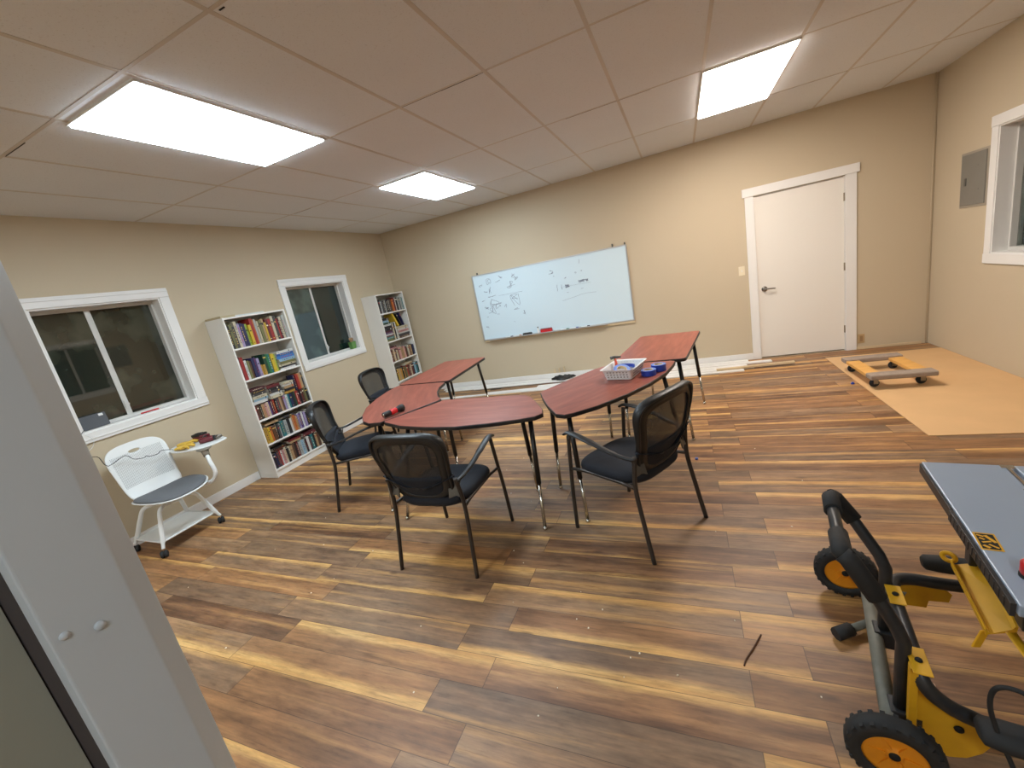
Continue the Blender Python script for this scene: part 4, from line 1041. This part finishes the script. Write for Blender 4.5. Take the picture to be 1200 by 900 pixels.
# gloves: palm and five fingers each, fused
def glove(lab, loc_, rz, flip=1, seed=1):
    rg = random.Random(seed)
    m = MB()
    m.tube([(-0.07,0,0.014),(-0.045,0,0.017),(-0.01,0,0.017),(0.03,0.0,0.015)], [0.034,0.036,0.043,0.040], [0.013,0.016,0.016,0.012], n=14)
    for k, (y, L, a) in enumerate([(-0.031,0.055,-0.25),(-0.011,0.072,-0.08),(0.011,0.068,0.06),(0.031,0.05,0.25)]):
        q = rg.uniform(-0.2, 0.2); cz = rg.uniform(0.012, 0.026)
        m.tube(smooth_path([(0.02,y,0.015),(0.02+L*0.5,y+math.sin(a+q)*L*0.4,0.015+cz*0.6),(0.02+L,y+math.sin(a+q*2)*L*0.9,0.013)],4), [0.011,0.0115,0.0115,0.011,0.011,0.011,0.0105,0.010,0.006], n=10)
    m.tube(smooth_path([(-0.025,flip*0.034,0.015),(0.0,flip*0.062,0.018),(0.03,flip*0.07,0.016)],4), [0.012]*5+[0.0115]*3+[0.007], n=10)
    o = m.build('work_glove', [M_glove], fix=True)
    rm = o.modifiers.new('r', 'REMESH'); rm.mode = 'VOXEL'; rm.voxel_size = 0.0035; rm.use_smooth_shade = True
    o.location = loc_; o.rotation_euler.z = rz
    return tag(o, lab, 'glove', 'yellow work gloves')
glove('yellow leather work glove on the tablet arm, the nearer one', (-4.20,2.09,TAB+0.0005), 0.25, 1, 2)
glove('yellow leather work glove on the tablet arm, nearer the wall', (-4.33,2.19,TAB+0.0005), 0.6, -1, 5)
t = thing('cordless_drill', 'red and black cordless drill lying on the tablet arm', 'drill', (-4.09,2.25,TAB+0.027), math.radians(48))
m = MB(); m.lathe([(0.0,-0.075),(0.022,-0.073),(0.026,-0.06),(0.026,0.02),(0.024,0.035)], (0,0,0),(1,0,0),20); m.build('motor_housing', M_darkred, t)
m = MB(); m.lathe([(0.024,0.035),(0.022,0.05),(0.0215,0.055)], (0,0,0),(1,0,0),20); m.build('collar', M_black, t)
m = MB(); m.lathe([(0.0205,0.055),(0.019,0.08),(0.010,0.105),(0.0,0.106)], (0,0,0),(1,0,0),20); m.build('chuck', M_nickel, t)
m = MB(); m.tube([(-0.03,0.012,0.004),(-0.04,0.055,0.014),(-0.045,0.09,0.014)], [0.019,0.017,0.018], [0.014,0.013,0.014], n=12); m.build('handle', M_black, t)
m = MB(); m.box(-0.085,-0.005,0.09,0.115,-0.024,0.034); m.build('battery', M_darkred, t, bevel=0.005)
t = thing('battery_pack', 'black and red tool battery standing on the tablet arm beside the gloves', 'battery', (-4.30,2.30,TAB), math.radians(20))
MB().box(-0.05,0.05,-0.035,0.035,0.0,0.045).build('pack_body', M_darkred, t, bevel=0.006)
m = MB(); m.box(-0.052,0.052,-0.037,0.037,0.045,0.068); m.box(-0.03,0.03,-0.02,0.02,0.068,0.074); m.build('pack_top', M_black, t, bevel=0.005)
m = MB(); cp = [(-4.597,1.66,1.10),(-4.55,1.60,1.06),(-4.44,1.52,0.97),(-4.38,1.535,0.925),(-4.36,1.558,0.911),(-4.36,1.589,0.890),(-4.36,1.618,0.800),(-4.385,1.751,0.830),(-4.385,1.799,0.775),(-4.375,1.865,0.757),(-4.375,1.880,0.766),(-4.365,1.90,0.752),(-4.35,1.954,0.750),(-4.34,1.978,0.768),(-4.32,2.03,0.752),(-4.30,2.065,0.733),(-4.28,2.085,0.7285)]
o = MB().tube(smooth_path(cp,3), 0.0028, n=6).build('extension_cord', M_black); o.location.x = 0.022; tag(o, 'thin black cord draped across the back of the white chair', 'cord')

# ------------------------------------------------------------------ trim boards and scraps on the floor by the back wall
def plank(lab, p, q, w, th, z, mt=M_white, nm='trim_board'):
    P, Q = Vector(p), Vector(q); L = (Q-P).length; a = math.atan2(Q.y-P.y, Q.x-P.x)
    m = MB().box(0, L, -w/2, w/2, 0, th); m.box(0, L, -w/2+0.01, w/2-0.03, th, th+0.002)
    o = m.build(nm, mt, bevel=0.0015); o.location = (P.x, P.y, z); o.rotation_euler.z = a
    return tag(o, lab, 'trim board', 'loose white trim boards along the back wall')
plank('loose white trim board on the floor, nearest the tables of the pile', (-4.1,5.50), (0.60,5.66), 0.075, 0.014, 0.0005)
plank('loose white trim board slanting towards the wall, second from the front', (-2.95,5.595), (0.72,5.78), 0.10, 0.014, 0.0005)
plank('loose white trim board in the middle of the pile, third from the front', (-2.15,5.745), (0.66,5.888), 0.10, 0.014, 0.0005)
plank('loose white trim board close to the skirting, second from the wall', (-3.9,5.965), (0.95,5.995), 0.09, 0.014, 0.0005)
plank('loose white trim board lying against the back skirting', (-4.0,6.085), (0.70,6.10), 0.10, 0.014, 0.0005)
plank('long thin white trim strip lying on top of the pile near the small floor gap', (-3.3,5.86), (-0.4,5.86+0.06), 0.05, 0.012, 0.0175)
plank('raw edged trim board at the right end of the pile, reaching before the door', (0.30,5.70), (1.15,5.765), 0.05, 0.022, 0.0175, M_rawwood)
o = MB().tube([(-2.98,5.80,0.006),(-2.80,5.83,0.006)], 0.009, 0.005, n=8).build('pry_bar', M_black); tag(o, 'short black bar on the floor beside the white trim boards', 'bar')
# crumpled black cloth
m = MB(); rc = random.Random(5); R_ = []
for j, (s_, z) in enumerate([(1.0,0.0),(1.05,0.014),(0.85,0.034),(0.5,0.046),(0.1,0.04)]):
    r = []
    for k in range(28):
        a = 2*PI*k/28; rr = s_*(1+0.28*math.sin(3*a+j*0.5)+0.15*math.sin(7*a+1.3*j))
        r.append((0.145*rr*math.cos(a), 0.075*rr*math.sin(a), z*(1+0.3*math.sin(5*a+j))))
    R_.append(r)
m.rings(R_); o = m.build('black_cloth', M_black); o.location = (-1.80,5.985,0.0335); o.rotation_euler.z = 0.2; tag(o, 'small crumpled black cloth lying on the white trim boards', 'cloth')

# ------------------------------------------------------------------ hardboard sheet and dolly
m = MB().box(0, XR-0.004-1.49, 0, 2.35, 0, 0.005); o = m.build('hardboard_sheet', M_hard); o.location = (1.49, 3.545, 0.0005); tag(o, 'large tan hardboard sheet lying on the floor in the right corner', 'hardboard sheet')
t = thing('furniture_dolly', 'wooden furniture dolly with grey padded ends on the tan hardboard sheet', 'dolly', (1.735, 4.965, 0.0058), math.radians(1))
for yy in (-0.315, 0.315):
    m = MB().box(-0.240, 0.240, -0.062, 0.062, 0.093, 0.140, M=Matrix.Translation((0, yy, 0))); m.build('padded_rail', M_carpet, t, bevel=0.012, seg=3)
for xx in (-0.175, 0.175):
    MB().box(xx-0.055, xx+0.055, -0.252, 0.252, 0.093, 0.122).build('wood_rail', M_pine, t, bevel=0.002)
for xx in (-0.17, 0.17):
    for yy in (-0.27, 0.27):
        m = MB(); m.box(xx-0.028, xx+0.028, yy-0.028, yy+0.028, 0.086, 0.0925); m.box(xx-0.018, xx+0.018, yy-0.021, yy-0.017, 0.03, 0.088); m.box(xx-0.018, xx+0.018, yy+0.017, yy+0.021, 0.03, 0.088)
        c_ = m.build('caster', M_nickel, t)
        m = MB().lathe([(0.012,-0.015),(0.034,-0.013),(0.0372,-0.006),(0.0372,0.006),(0.034,0.013),(0.012,0.015)], (xx-0.008, yy, 0.0375), (0.25,1,0), 20); m.build('caster_wheel', M_rubber, c_)
# bits on the floor
def bit(lab, nm, x, y, m, mt, cat, z=0.0005):
    o = m.build(nm, mt); o.location = (x, y, z); return tag(o, lab, cat)
bit('tiny blue cap on the floor right of the basket table chair', 'bottle_cap', -0.02, 3.23, MB().lathe([(0.012,0),(0.012,0.012),(0.0,0.013)], n=14), mat('cap_blue', (96,118,190), 0.5), 'cap')
bit('small dark blue scrap on the floor beside the hardboard sheet', 'plastic_scrap', 1.44, 4.83, MB().lathe([(0.014,0),(0.016,0.008),(0.006,0.02),(0.0,0.021)], n=9), M_blue, 'scrap')
bit('dark wood splinter lying on the floor in the foreground', 'wood_splinter', 0.12, 1.51, MB().tube(smooth_path([(0.05,0.09,0.003),(0.015,0.02,0.005),(-0.02,-0.04,0.003),(-0.03,-0.07,0.002)],4), [0.003]*13, n=6), mat('splinter_brown', (84,52,34), 0.7), 'splinter')
m = MB(); rd = random.Random(9)
pts = [(-1.0,1.9),(-0.6,1.55),(-0.35,1.3),(-0.6,1.2),(-0.95,1.6),(-0.3,1.42),(-0.15,1.35),(-1.2,1.05),(0.05,2.3),(0.6,2.9),(0.4,3.4),(-1.5,3.3),(-2.6,1.9),(-2.2,1.6),(-3.0,1.8),(-1.1,2.0)]
for x, y in pts+[(rd.uniform(-3.4,1.4), rd.uniform(1.0,5.2)) for _ in range(46)]:
    s_ = rd.uniform(0.0015, 0.004); m.box(-s_, s_, -s_*0.8, s_*0.8, 0.0004, 0.003, M=Matrix.Translation((x, y, 0))@Matrix.Rotation(rd.uniform(0,3),4,'Z'))
o = m.build('sawdust_crumbs', mat('pale_crumbs', (226,214,190), 0.7), fix=False); tag(o, 'pale sawdust crumbs scattered over the plank floor', 'debris', kind='stuff')

# ------------------------------------------------------------------ table saw on its wheeled stand (local x = b, y = a)
SX, SY = 0.60, 1.50
saw = thing('table_saw', 'grey topped jobsite table saw on a yellow and black wheeled stand', 'table saw', (0,0,0), math.atan2(-0.156,0.988))
Rz = Matrix.Rotation(saw.rotation_euler.z, 3, 'Z'); saw.location = Rz@Vector((SX, SY, 0))
def q(b_, a_, z): return Vector((b_-SX, a_-SY, z))
def qb(m, x0, x1, y0, y1, z0, z1, mi=0, M=None): return m.box(x0-SX, x1-SX, y0-SY, y1-SY, z0, z1, mi, M)
ZT = 0.70
m = MB(); qb(m, 0.441, 0.640, 1.153, 1.857, ZT-0.030, ZT); qb(m, 0.662, 1.20, 1.153, 1.857, ZT-0.030, ZT); qb(m, 0.640, 0.662, 1.153, 1.857, ZT-0.030, ZT-0.010)
top = m.build('saw_table', M_saw, saw, bevel=0.003)
m = MB(); qb(m, 0.6405, 0.648, 1.70, 1.855, ZT-0.009, ZT+0.0006); qb(m, 0.628, 0.660, 1.835, 1.8565, ZT+0.0002, ZT+0.0012); qb(m, 0.628, 0.648, 1.60, 1.695, ZT+0.0002, ZT+0.0012); m.build('slot_liner', M_chrome, top)
m = MB(); qb(m, 0.80, 0.90, 1.36, 1.66, ZT, ZT+0.001); m.build('throat_plate', M_yellow, top)
# ribbed skirt on the left edge of the table
m = MB(); qb(m, 0.431, 0.4405, 1.165, 1.55, ZT-0.040, ZT-0.005); qb(m, 0.434, 0.4405, 1.55, 1.850, ZT-0.036, ZT-0.004)
for k in range(14): qb(m, 0.4298, 0.431, 1.19+k*0.026, 1.20+k*0.026, ZT-0.036, ZT-0.012)
m.build('side_skirt', M_tube, top, bevel=0.001)
# emblem sticker
e = ZT+0.0008
m = MB(); m.add([q(0.445,1.43,e), q(0.487,1.43,e), q(0.483,1.352,e), q(0.441,1.352,e)], [(0,1,2,3)]); 
m.add([q(0.449,1.425,e+.0003), q(0.483,1.425,e+.0003), q(0.479,1.357,e+.0003), q(0.445,1.357,e+.0003)], [(0,1,2,3)], 1)
e2 = e+0.0006
def stroke(p, r, w=0.0028):
    p = Vector(p); r = Vector(r); d_ = (r-p).normalized(); nn = Vector((-d_.y, d_.x))*w
    m.add([q(p.x+nn.x, p.y+nn.y, e2), q(r.x+nn.x, r.y+nn.y, e2), q(r.x-nn.x, r.y-nn.y, e2), q(p.x-nn.x, p.y-nn.y, e2)], [(0,1,2,3)])
stroke((0.450,1.418),(0.462,1.412)); stroke((0.452,1.405),(0.460,1.398)); stroke((0.466,1.418),(0.478,1.388),0.004); stroke((0.452,1.385),(0.470,1.392)); stroke((0.450,1.372),(0.460,1.362),0.004); stroke((0.462,1.378),(0.476,1.364))
m.build('emblem', [M_yellow, M_gap], top, fix=False)
m = MB(); m.lathe([(0.018,0),(0.021,0.006),(0.021,0.03),(0.015,0.038),(0.0,0.040)], q(0.497,1.262,ZT+0.006), (0,0,1), 24); m.build('knob', M_red, top)
m = MB(); m.lathe([(0.022,0),(0.022,0.006),(0.0,0.0062)], q(0.497,1.262,ZT), (0,0,1), 24); m.build('knob_base', M_gap, top)
# front rail with scale
m = MB(); qb(m, 0.455, 1.20, 1.105, 1.150, ZT-0.040, ZT-0.012); rail = m.build('fence_rail', M_black, saw, bevel=0.003)
m = MB(); qb(m, 0.47, 1.19, 1.118, 1.146, ZT-0.0115, ZT-0.0105); m.build('scale_strip', M_yellow, rail)
m = MB(); qb(m, 0.47, 1.19, 1.126, 1.139, ZT-0.0104, ZT-0.0098); m.build('scale_face', M_white, rail)
# saw body
m = MB(); pr = [q(0.62,0,0).x, q(1.15,0,0).x]
qb(m, 0.64, 1.15, 1.19, 1.80, 0.42, ZT-0.031); m.build('saw_body', M_black, saw, bevel=0.02, seg=3)
m = MB(); qb(m, 0.56, 1.17, 1.20, 1.235, 0.36, 0.44); qb(m, 0.56, 1.17, 1.75, 1.785, 0.36, 0.44); m.build('base_rail', M_yellow, saw, bevel=0.004)
# folded yellow channel hanging below the left edge
def chan(bL, bR, a_, zL, zR, t_=0.004):
    return [q(bL-0.004, a_, zL+0.016), q(bL, a_, zL+0.016), q(bL+0.006, a_, zL+t_), q(bR-0.006, a_, zR+t_), q(bR, a_, zR+0.014), q(bR+0.004, a_, zR+0.014), q(bR+0.002, a_, zR-0.001), q(bL-0.002, a_, zL-0.001)]
m = MB(); m.rings([chan(0.418, 0.478, 1.455, 0.568, 0.585), chan(0.424, 0.480, 1.36, 0.545, 0.570), chan(0.430, 0.478, 1.255, 0.520, 0.545)], smooth=False)
ch_ = m.build('channel_bracket', M_yellow, saw)
m = MB().lathe([(0.008,0),(0.019,0),(0.020,0.003),(0.019,0.006),(0.008,0.006),(0.008,0)], q(0.412,1.462,0.588), (0.5,0.9,0.1), 18); m.build('ring_tab', M_yellow, ch_)
m = MB().box(-0.011, 0.011, -0.0025, 0.0025, -0.052, 0.006, M=Matrix.Translation(q(0.428,1.262,0.520))@Matrix.Rotation(0.25,4,'Y')@Matrix.Rotation(0.5,4,'Z')); m.build('lower_tab', M_yellow, ch_, bevel=0.002)
m = MB(); m.tube([q(0.470,1.262,0.540), q(0.515,1.22,0.46), q(0.575,1.20,0.40)], 0.015, 0.004, n=8); m.build('link_arm', M_yellow, ch_)
m = MB(); qb(m, 0.445, 0.462, 1.43, 1.465, 0.590, ZT-0.031); m.build('hanger', M_tube, saw, bevel=0.003)
m = MB(); qb(m, 0.482, 0.50, 1.24, 1.45, 0.56, ZT-0.031); m.build('hanger', M_tube, saw, bevel=0.003)
# handle
m = MB()
hpts = [q(0.289,1.318,0.12), q(0.290,1.318,0.30), q(0.291,1.318,0.385), q(0.275,1.322,0.43), q(0.205,1.345,0.565), q(0.172,1.355,0.612), q(0.158,1.372,0.622),
        q(0.160,1.53,0.622), q(0.163,1.69,0.622), q(0.176,1.708,0.612), q(0.215,1.685,0.565), q(0.290,1.635,0.445), q(0.306,1.625,0.40), q(0.306,1.625,0.30), q(0.306,1.625,0.12)]
m.tube(hpts, 0.0185, n=14, ref=(1,0.2,0.1)); hd = m.build('handle', M_tube, saw)
for pts_, rr in (([q(0.172,1.357,0.612), q(0.158,1.372,0.622), q(0.159,1.465,0.622)], 0.027), ([q(0.161,1.60,0.622), q(0.163,1.688,0.622), q(0.174,1.706,0.614)], 0.027),
                 ([q(0.158,1.362,0.622), q(0.172,1.355,0.612), q(0.235,1.335,0.508)], 0.027), ([q(0.164,1.70,0.620), q(0.176,1.708,0.612), q(0.228,1.676,0.545)], 0.027)):
    MB().tube(pts_, rr, n=14, ref=(1,0.2,0.1)).build('grip', M_rubber, hd)
# axle
m = MB(); m.tube([q(0.255,1.235,0.125), q(0.300,1.96,0.125)], 0.022, n=10, ref=(0,0,1)); m.build('axle', M_dusty, saw)
for b0_, a0_ in ((0.262,1.288),(0.275,1.595)): m = MB(); qb(m, b0_, b0_+0.073, a0_, a0_+0.06, 0.085, 0.15); m.build('axle_bracket', M_tube, saw, bevel=0.004)
# U frame
m = MB(); u_ = smooth_path([q(0.58,1.24,0.185), q(0.50,1.255,0.205), q(0.443,1.272,0.215), q(0.385,1.275,0.235), q(0.338,1.272,0.278), q(0.318,1.29,0.318), q(0.318,1.36,0.332), q(0.319,1.55,0.332), q(0.324,1.62,0.330), q(0.342,1.668,0.326), q(0.385,1.690,0.324), q(0.45,1.693,0.322), q(0.57,1.696,0.322), q(0.95,1.70,0.33)], 5)
m.tube(u_, 0.020, n=14, ref=(0.1,0.1,1)); m.build('frame_tube', M_tube, saw)
for a0, a1, bb in ((1.245, 1.34, 0.318), (1.51, 1.60, 0.319)):
    m = MB(); m.box(-0.021, 0.021, a0-SY, a1-SY, 0.3525, 0.3565, M=Matrix.Translation((bb-SX,0,0))); tb = m.build('tab_plate', M_yellow, saw, bevel=0.003)
    MB().lathe([(0.009,0),(0.008,0.004),(0,0.005)], (bb-SX, (a0+a1)/2-SY, 0.3565), (0,0,1), 12).build('bolt', M_gap, tb)
# side plates (hang in the vertical plane)
def plate(pts, a_, th=0.005):
    m = MB(); n = len(pts)
    vs = [q(x, a_, z) for x, z in pts]+[q(x, a_+th, z) for x, z in pts]
    fs = [tuple(range(n)), tuple(range(n, 2*n))[::-1]]+[(i, (i+1)%n, n+(i+1)%n, n+i) for i in range(n)]
    m.add(vs, fs); return m
pl = plate([(0.312,0.335),(0.345,0.262),(0.40,0.235),(0.455,0.215),(0.478,0.175),(0.474,0.130),(0.455,0.088),(0.425,0.055),(0.39,0.040),(0.345,0.045),(0.312,0.07)], 1.288).build('side_plate', M_yellow, saw, bevel=0.001)
m = MB(); qb(m, 0.296, 0.314, 1.268, 1.294, 0.06, 0.345); m.build('plate_flange', M_yellow, saw, bevel=0.002)
MB().lathe([(0.011,0),(0.010,0.005),(0,0.006)], q(0.405,1.287,0.155), (0,-1,0), 12).build('bolt', M_gap, pl)
plate([(0.345,0.305),(0.40,0.305),(0.475,0.300),(0.492,0.285),(0.485,0.252),(0.435,0.245),(0.43,0.215),(0.365,0.21),(0.345,0.25)], 1.69).build('side_plate', M_yellow, saw, bevel=0.001)
# wheels
def wheel(b_, a_, z, R=0.112, w=0.05, ax=(0.05,1,0)):
    c = q(b_, a_, z)
    m = MB(); h = w/2
    m.lathe([(R*0.66,-h),(R*0.88,-h),(R*0.97,-h*0.75),(R,-h*0.35),(R,h*0.35),(R*0.97,h*0.75),(R*0.88,h),(R*0.66,h),(R*0.66,-h)], c, ax, 56)
    A3 = Vector(ax).normalized(); qr = Vector((0,0,1)).rotation_difference(A3).to_matrix()
    for k in range(24):
        an = 2*PI*k/24
        for sd in (-1, 1):
            M = Matrix.Translation(c)@qr.to_4x4()@Matrix.Rotation(an, 4, 'Z')
            m.box(R*0.90, R*0.985, -0.0055, 0.0055, min(sd*h*0.55, sd*h*0.99), max(sd*h*0.55, sd*h*0.99), M=M)
    tr_ = m.build('wheel', M_rubber, saw)
    m = MB()
    m.lathe([(0.0,-h*0.62),(R*0.16,-h*0.62),(R*0.18,-h*0.45),(R*0.28,-h*0.4),(R*0.58,-h*0.66),(R*0.665,-h*0.72),(R*0.665,h*0.72),(R*0.58,h*0.66),(R*0.28,h*0.4),(R*0.16,h*0.62),(0,h*0.62)], c, ax, 48)
    for k in range(6):
        M = Matrix.Translation(c)@qr.to_4x4()@Matrix.Rotation(2*PI*k/6, 4, 'Z'); m.box(R*0.18, R*0.62, -0.004, 0.004, -h*0.64, h*0.64, M=M)
    m.build('wheel_hub', M_yellowdk, tr_)
    m = MB(); m.lathe([(0.013,-h*0.72),(0.013,h*0.72)], c, ax, 16); m.build('axle_cap', M_gap, tr_)
wheel(0.250, 1.190, 0.1145); wheel(0.236, 1.955, 0.1145)
# ground foot
m = MB(); m.tube([q(0.205,1.70,0.030), q(0.35,1.815,0.042), q(0.365,1.76,0.12), q(0.37,1.70,0.27)], 0.018, n=4, ref=(0,0,1)); m.build('foot_leg', M_dusty, saw)
m = MB(); m.tube([q(0.172,1.675,0.026), q(0.225,1.715,0.032)], 0.0245, n=8, ref=(0,0,1)); m.build('foot', M_rubber, saw)
# rear and near stabiliser pads
def pad(pts, r, h_):
    P = [q(*p) for p in pts]
    MB().tube(P, [r*0.62, r*0.9, r, r, r], [h_*0.5, h_*0.85, h_, h_, h_], n=20).build('pad', M_rubber, saw)
pad([(0.405,1.665,0.42),(0.413,1.665,0.42),(0.45,1.665,0.42),(0.53,1.665,0.42),(0.66,1.665,0.42)], 0.034, 0.025)
pad([(0.415,1.215,0.255),(0.423,1.215,0.255),(0.46,1.212,0.255),(0.54,1.208,0.255),(0.66,1.20,0.255)], 0.042, 0.030)
m = MB(); m.tube([q(0.64,1.665,0.42), q(0.95,1.66,0.42)], 0.018, n=10); m.build('frame_tube', M_tube, saw)
m = MB(); m.tube([q(0.62,1.20,0.25), q(0.95,1.19,0.27)], 0.018, n=10); m.build('frame_tube', M_tube, saw)
m = MB(); m.tube([q(0.95,1.15,0.27), q(0.95,1.72,0.33)], 0.018, n=10, ref=(0,0,1)); m.build('frame_tube', M_tube, saw)
m = MB(); m.tube([q(1.0,1.22,0.38), q(1.22,1.20,0.0)], 0.018, n=10, ref=(0,1,0)); m.build('support_leg', M_tube, saw)
m = MB(); m.tube([q(1.0,1.77,0.38), q(1.22,1.80,0.0)], 0.018, n=10, ref=(0,1,0)); m.build('support_leg', M_tube, saw)
m = MB(); m.tube([q(0.95,1.45,0.30), q(0.97,1.40,0.44)], 0.018, n=10, ref=(0,1,0)); m.build('frame_post', M_tube, saw)
# cord loop
m = MB(); m.tube(smooth_path([q(0.50,1.15,0.44), q(0.455,1.16,0.46), q(0.425,1.175,0.435), q(0.425,1.19,0.36), q(0.45,1.20,0.26), q(0.47,1.195,0.20), q(0.50,1.18,0.10), q(0.535,1.16,0.01)],6), 0.0055, n=8, ref=(0,1,0.1)); m.build('power_cord', M_rubber, saw)
o = MB().prism(round_poly([(-0.030,-0.035),(0.02,-0.04),(0.032,0.02),(-0.005,0.045)], 0.004), 0, 0.012).build('wood_offcut', M_clear, bevel=0.001); o.location = (0.635,1.46,0.0005); tag(o, 'small pinkish wood offcut on the floor under the table saw', 'wood offcut')

# ------------------------------------------------------------------ world, camera, view
w = bpy.data.worlds.new('night'); sc.world = w; w.use_nodes = True
w.node_tree.nodes['Background'].inputs[0].default_value = (0.010, 0.016, 0.016, 1); w.node_tree.nodes['Background'].inputs[1].default_value = 1.0
cam = bpy.data.cameras.new('camera'); co = bpy.data.objects.new('camera', cam); col.objects.link(co)
cam.sensor_width = 36.0; cam.sensor_fit = 'HORIZONTAL'; cam.lens = F_PX/1200*36.0; cam.clip_start = 0.02
cy, sy = math.cos(YAW), math.sin(YAW)
fwd = Vector((sy*math.cos(PITCH), cy*math.cos(PITCH), math.sin(PITCH))); right = Vector((cy, -sy, 0)); up = right.cross(fwd)
cr, sr = math.cos(ROLL), math.sin(ROLL)
r2 = cr*right+sr*up; u2 = -sr*right+cr*up
Mx = Matrix((r2, u2, -fwd)).transposed().to_4x4(); Mx.translation = Vector((0, 0, CAM_H)); co.matrix_world = Mx
sc.camera = co
sc.view_settings.view_transform = 'Standard'; sc.view_settings.look = 'None'; sc.view_settings.exposure = 0.0; sc.view_settings.gamma = 1.0; sc.view_settings.use_curve_mapping = False
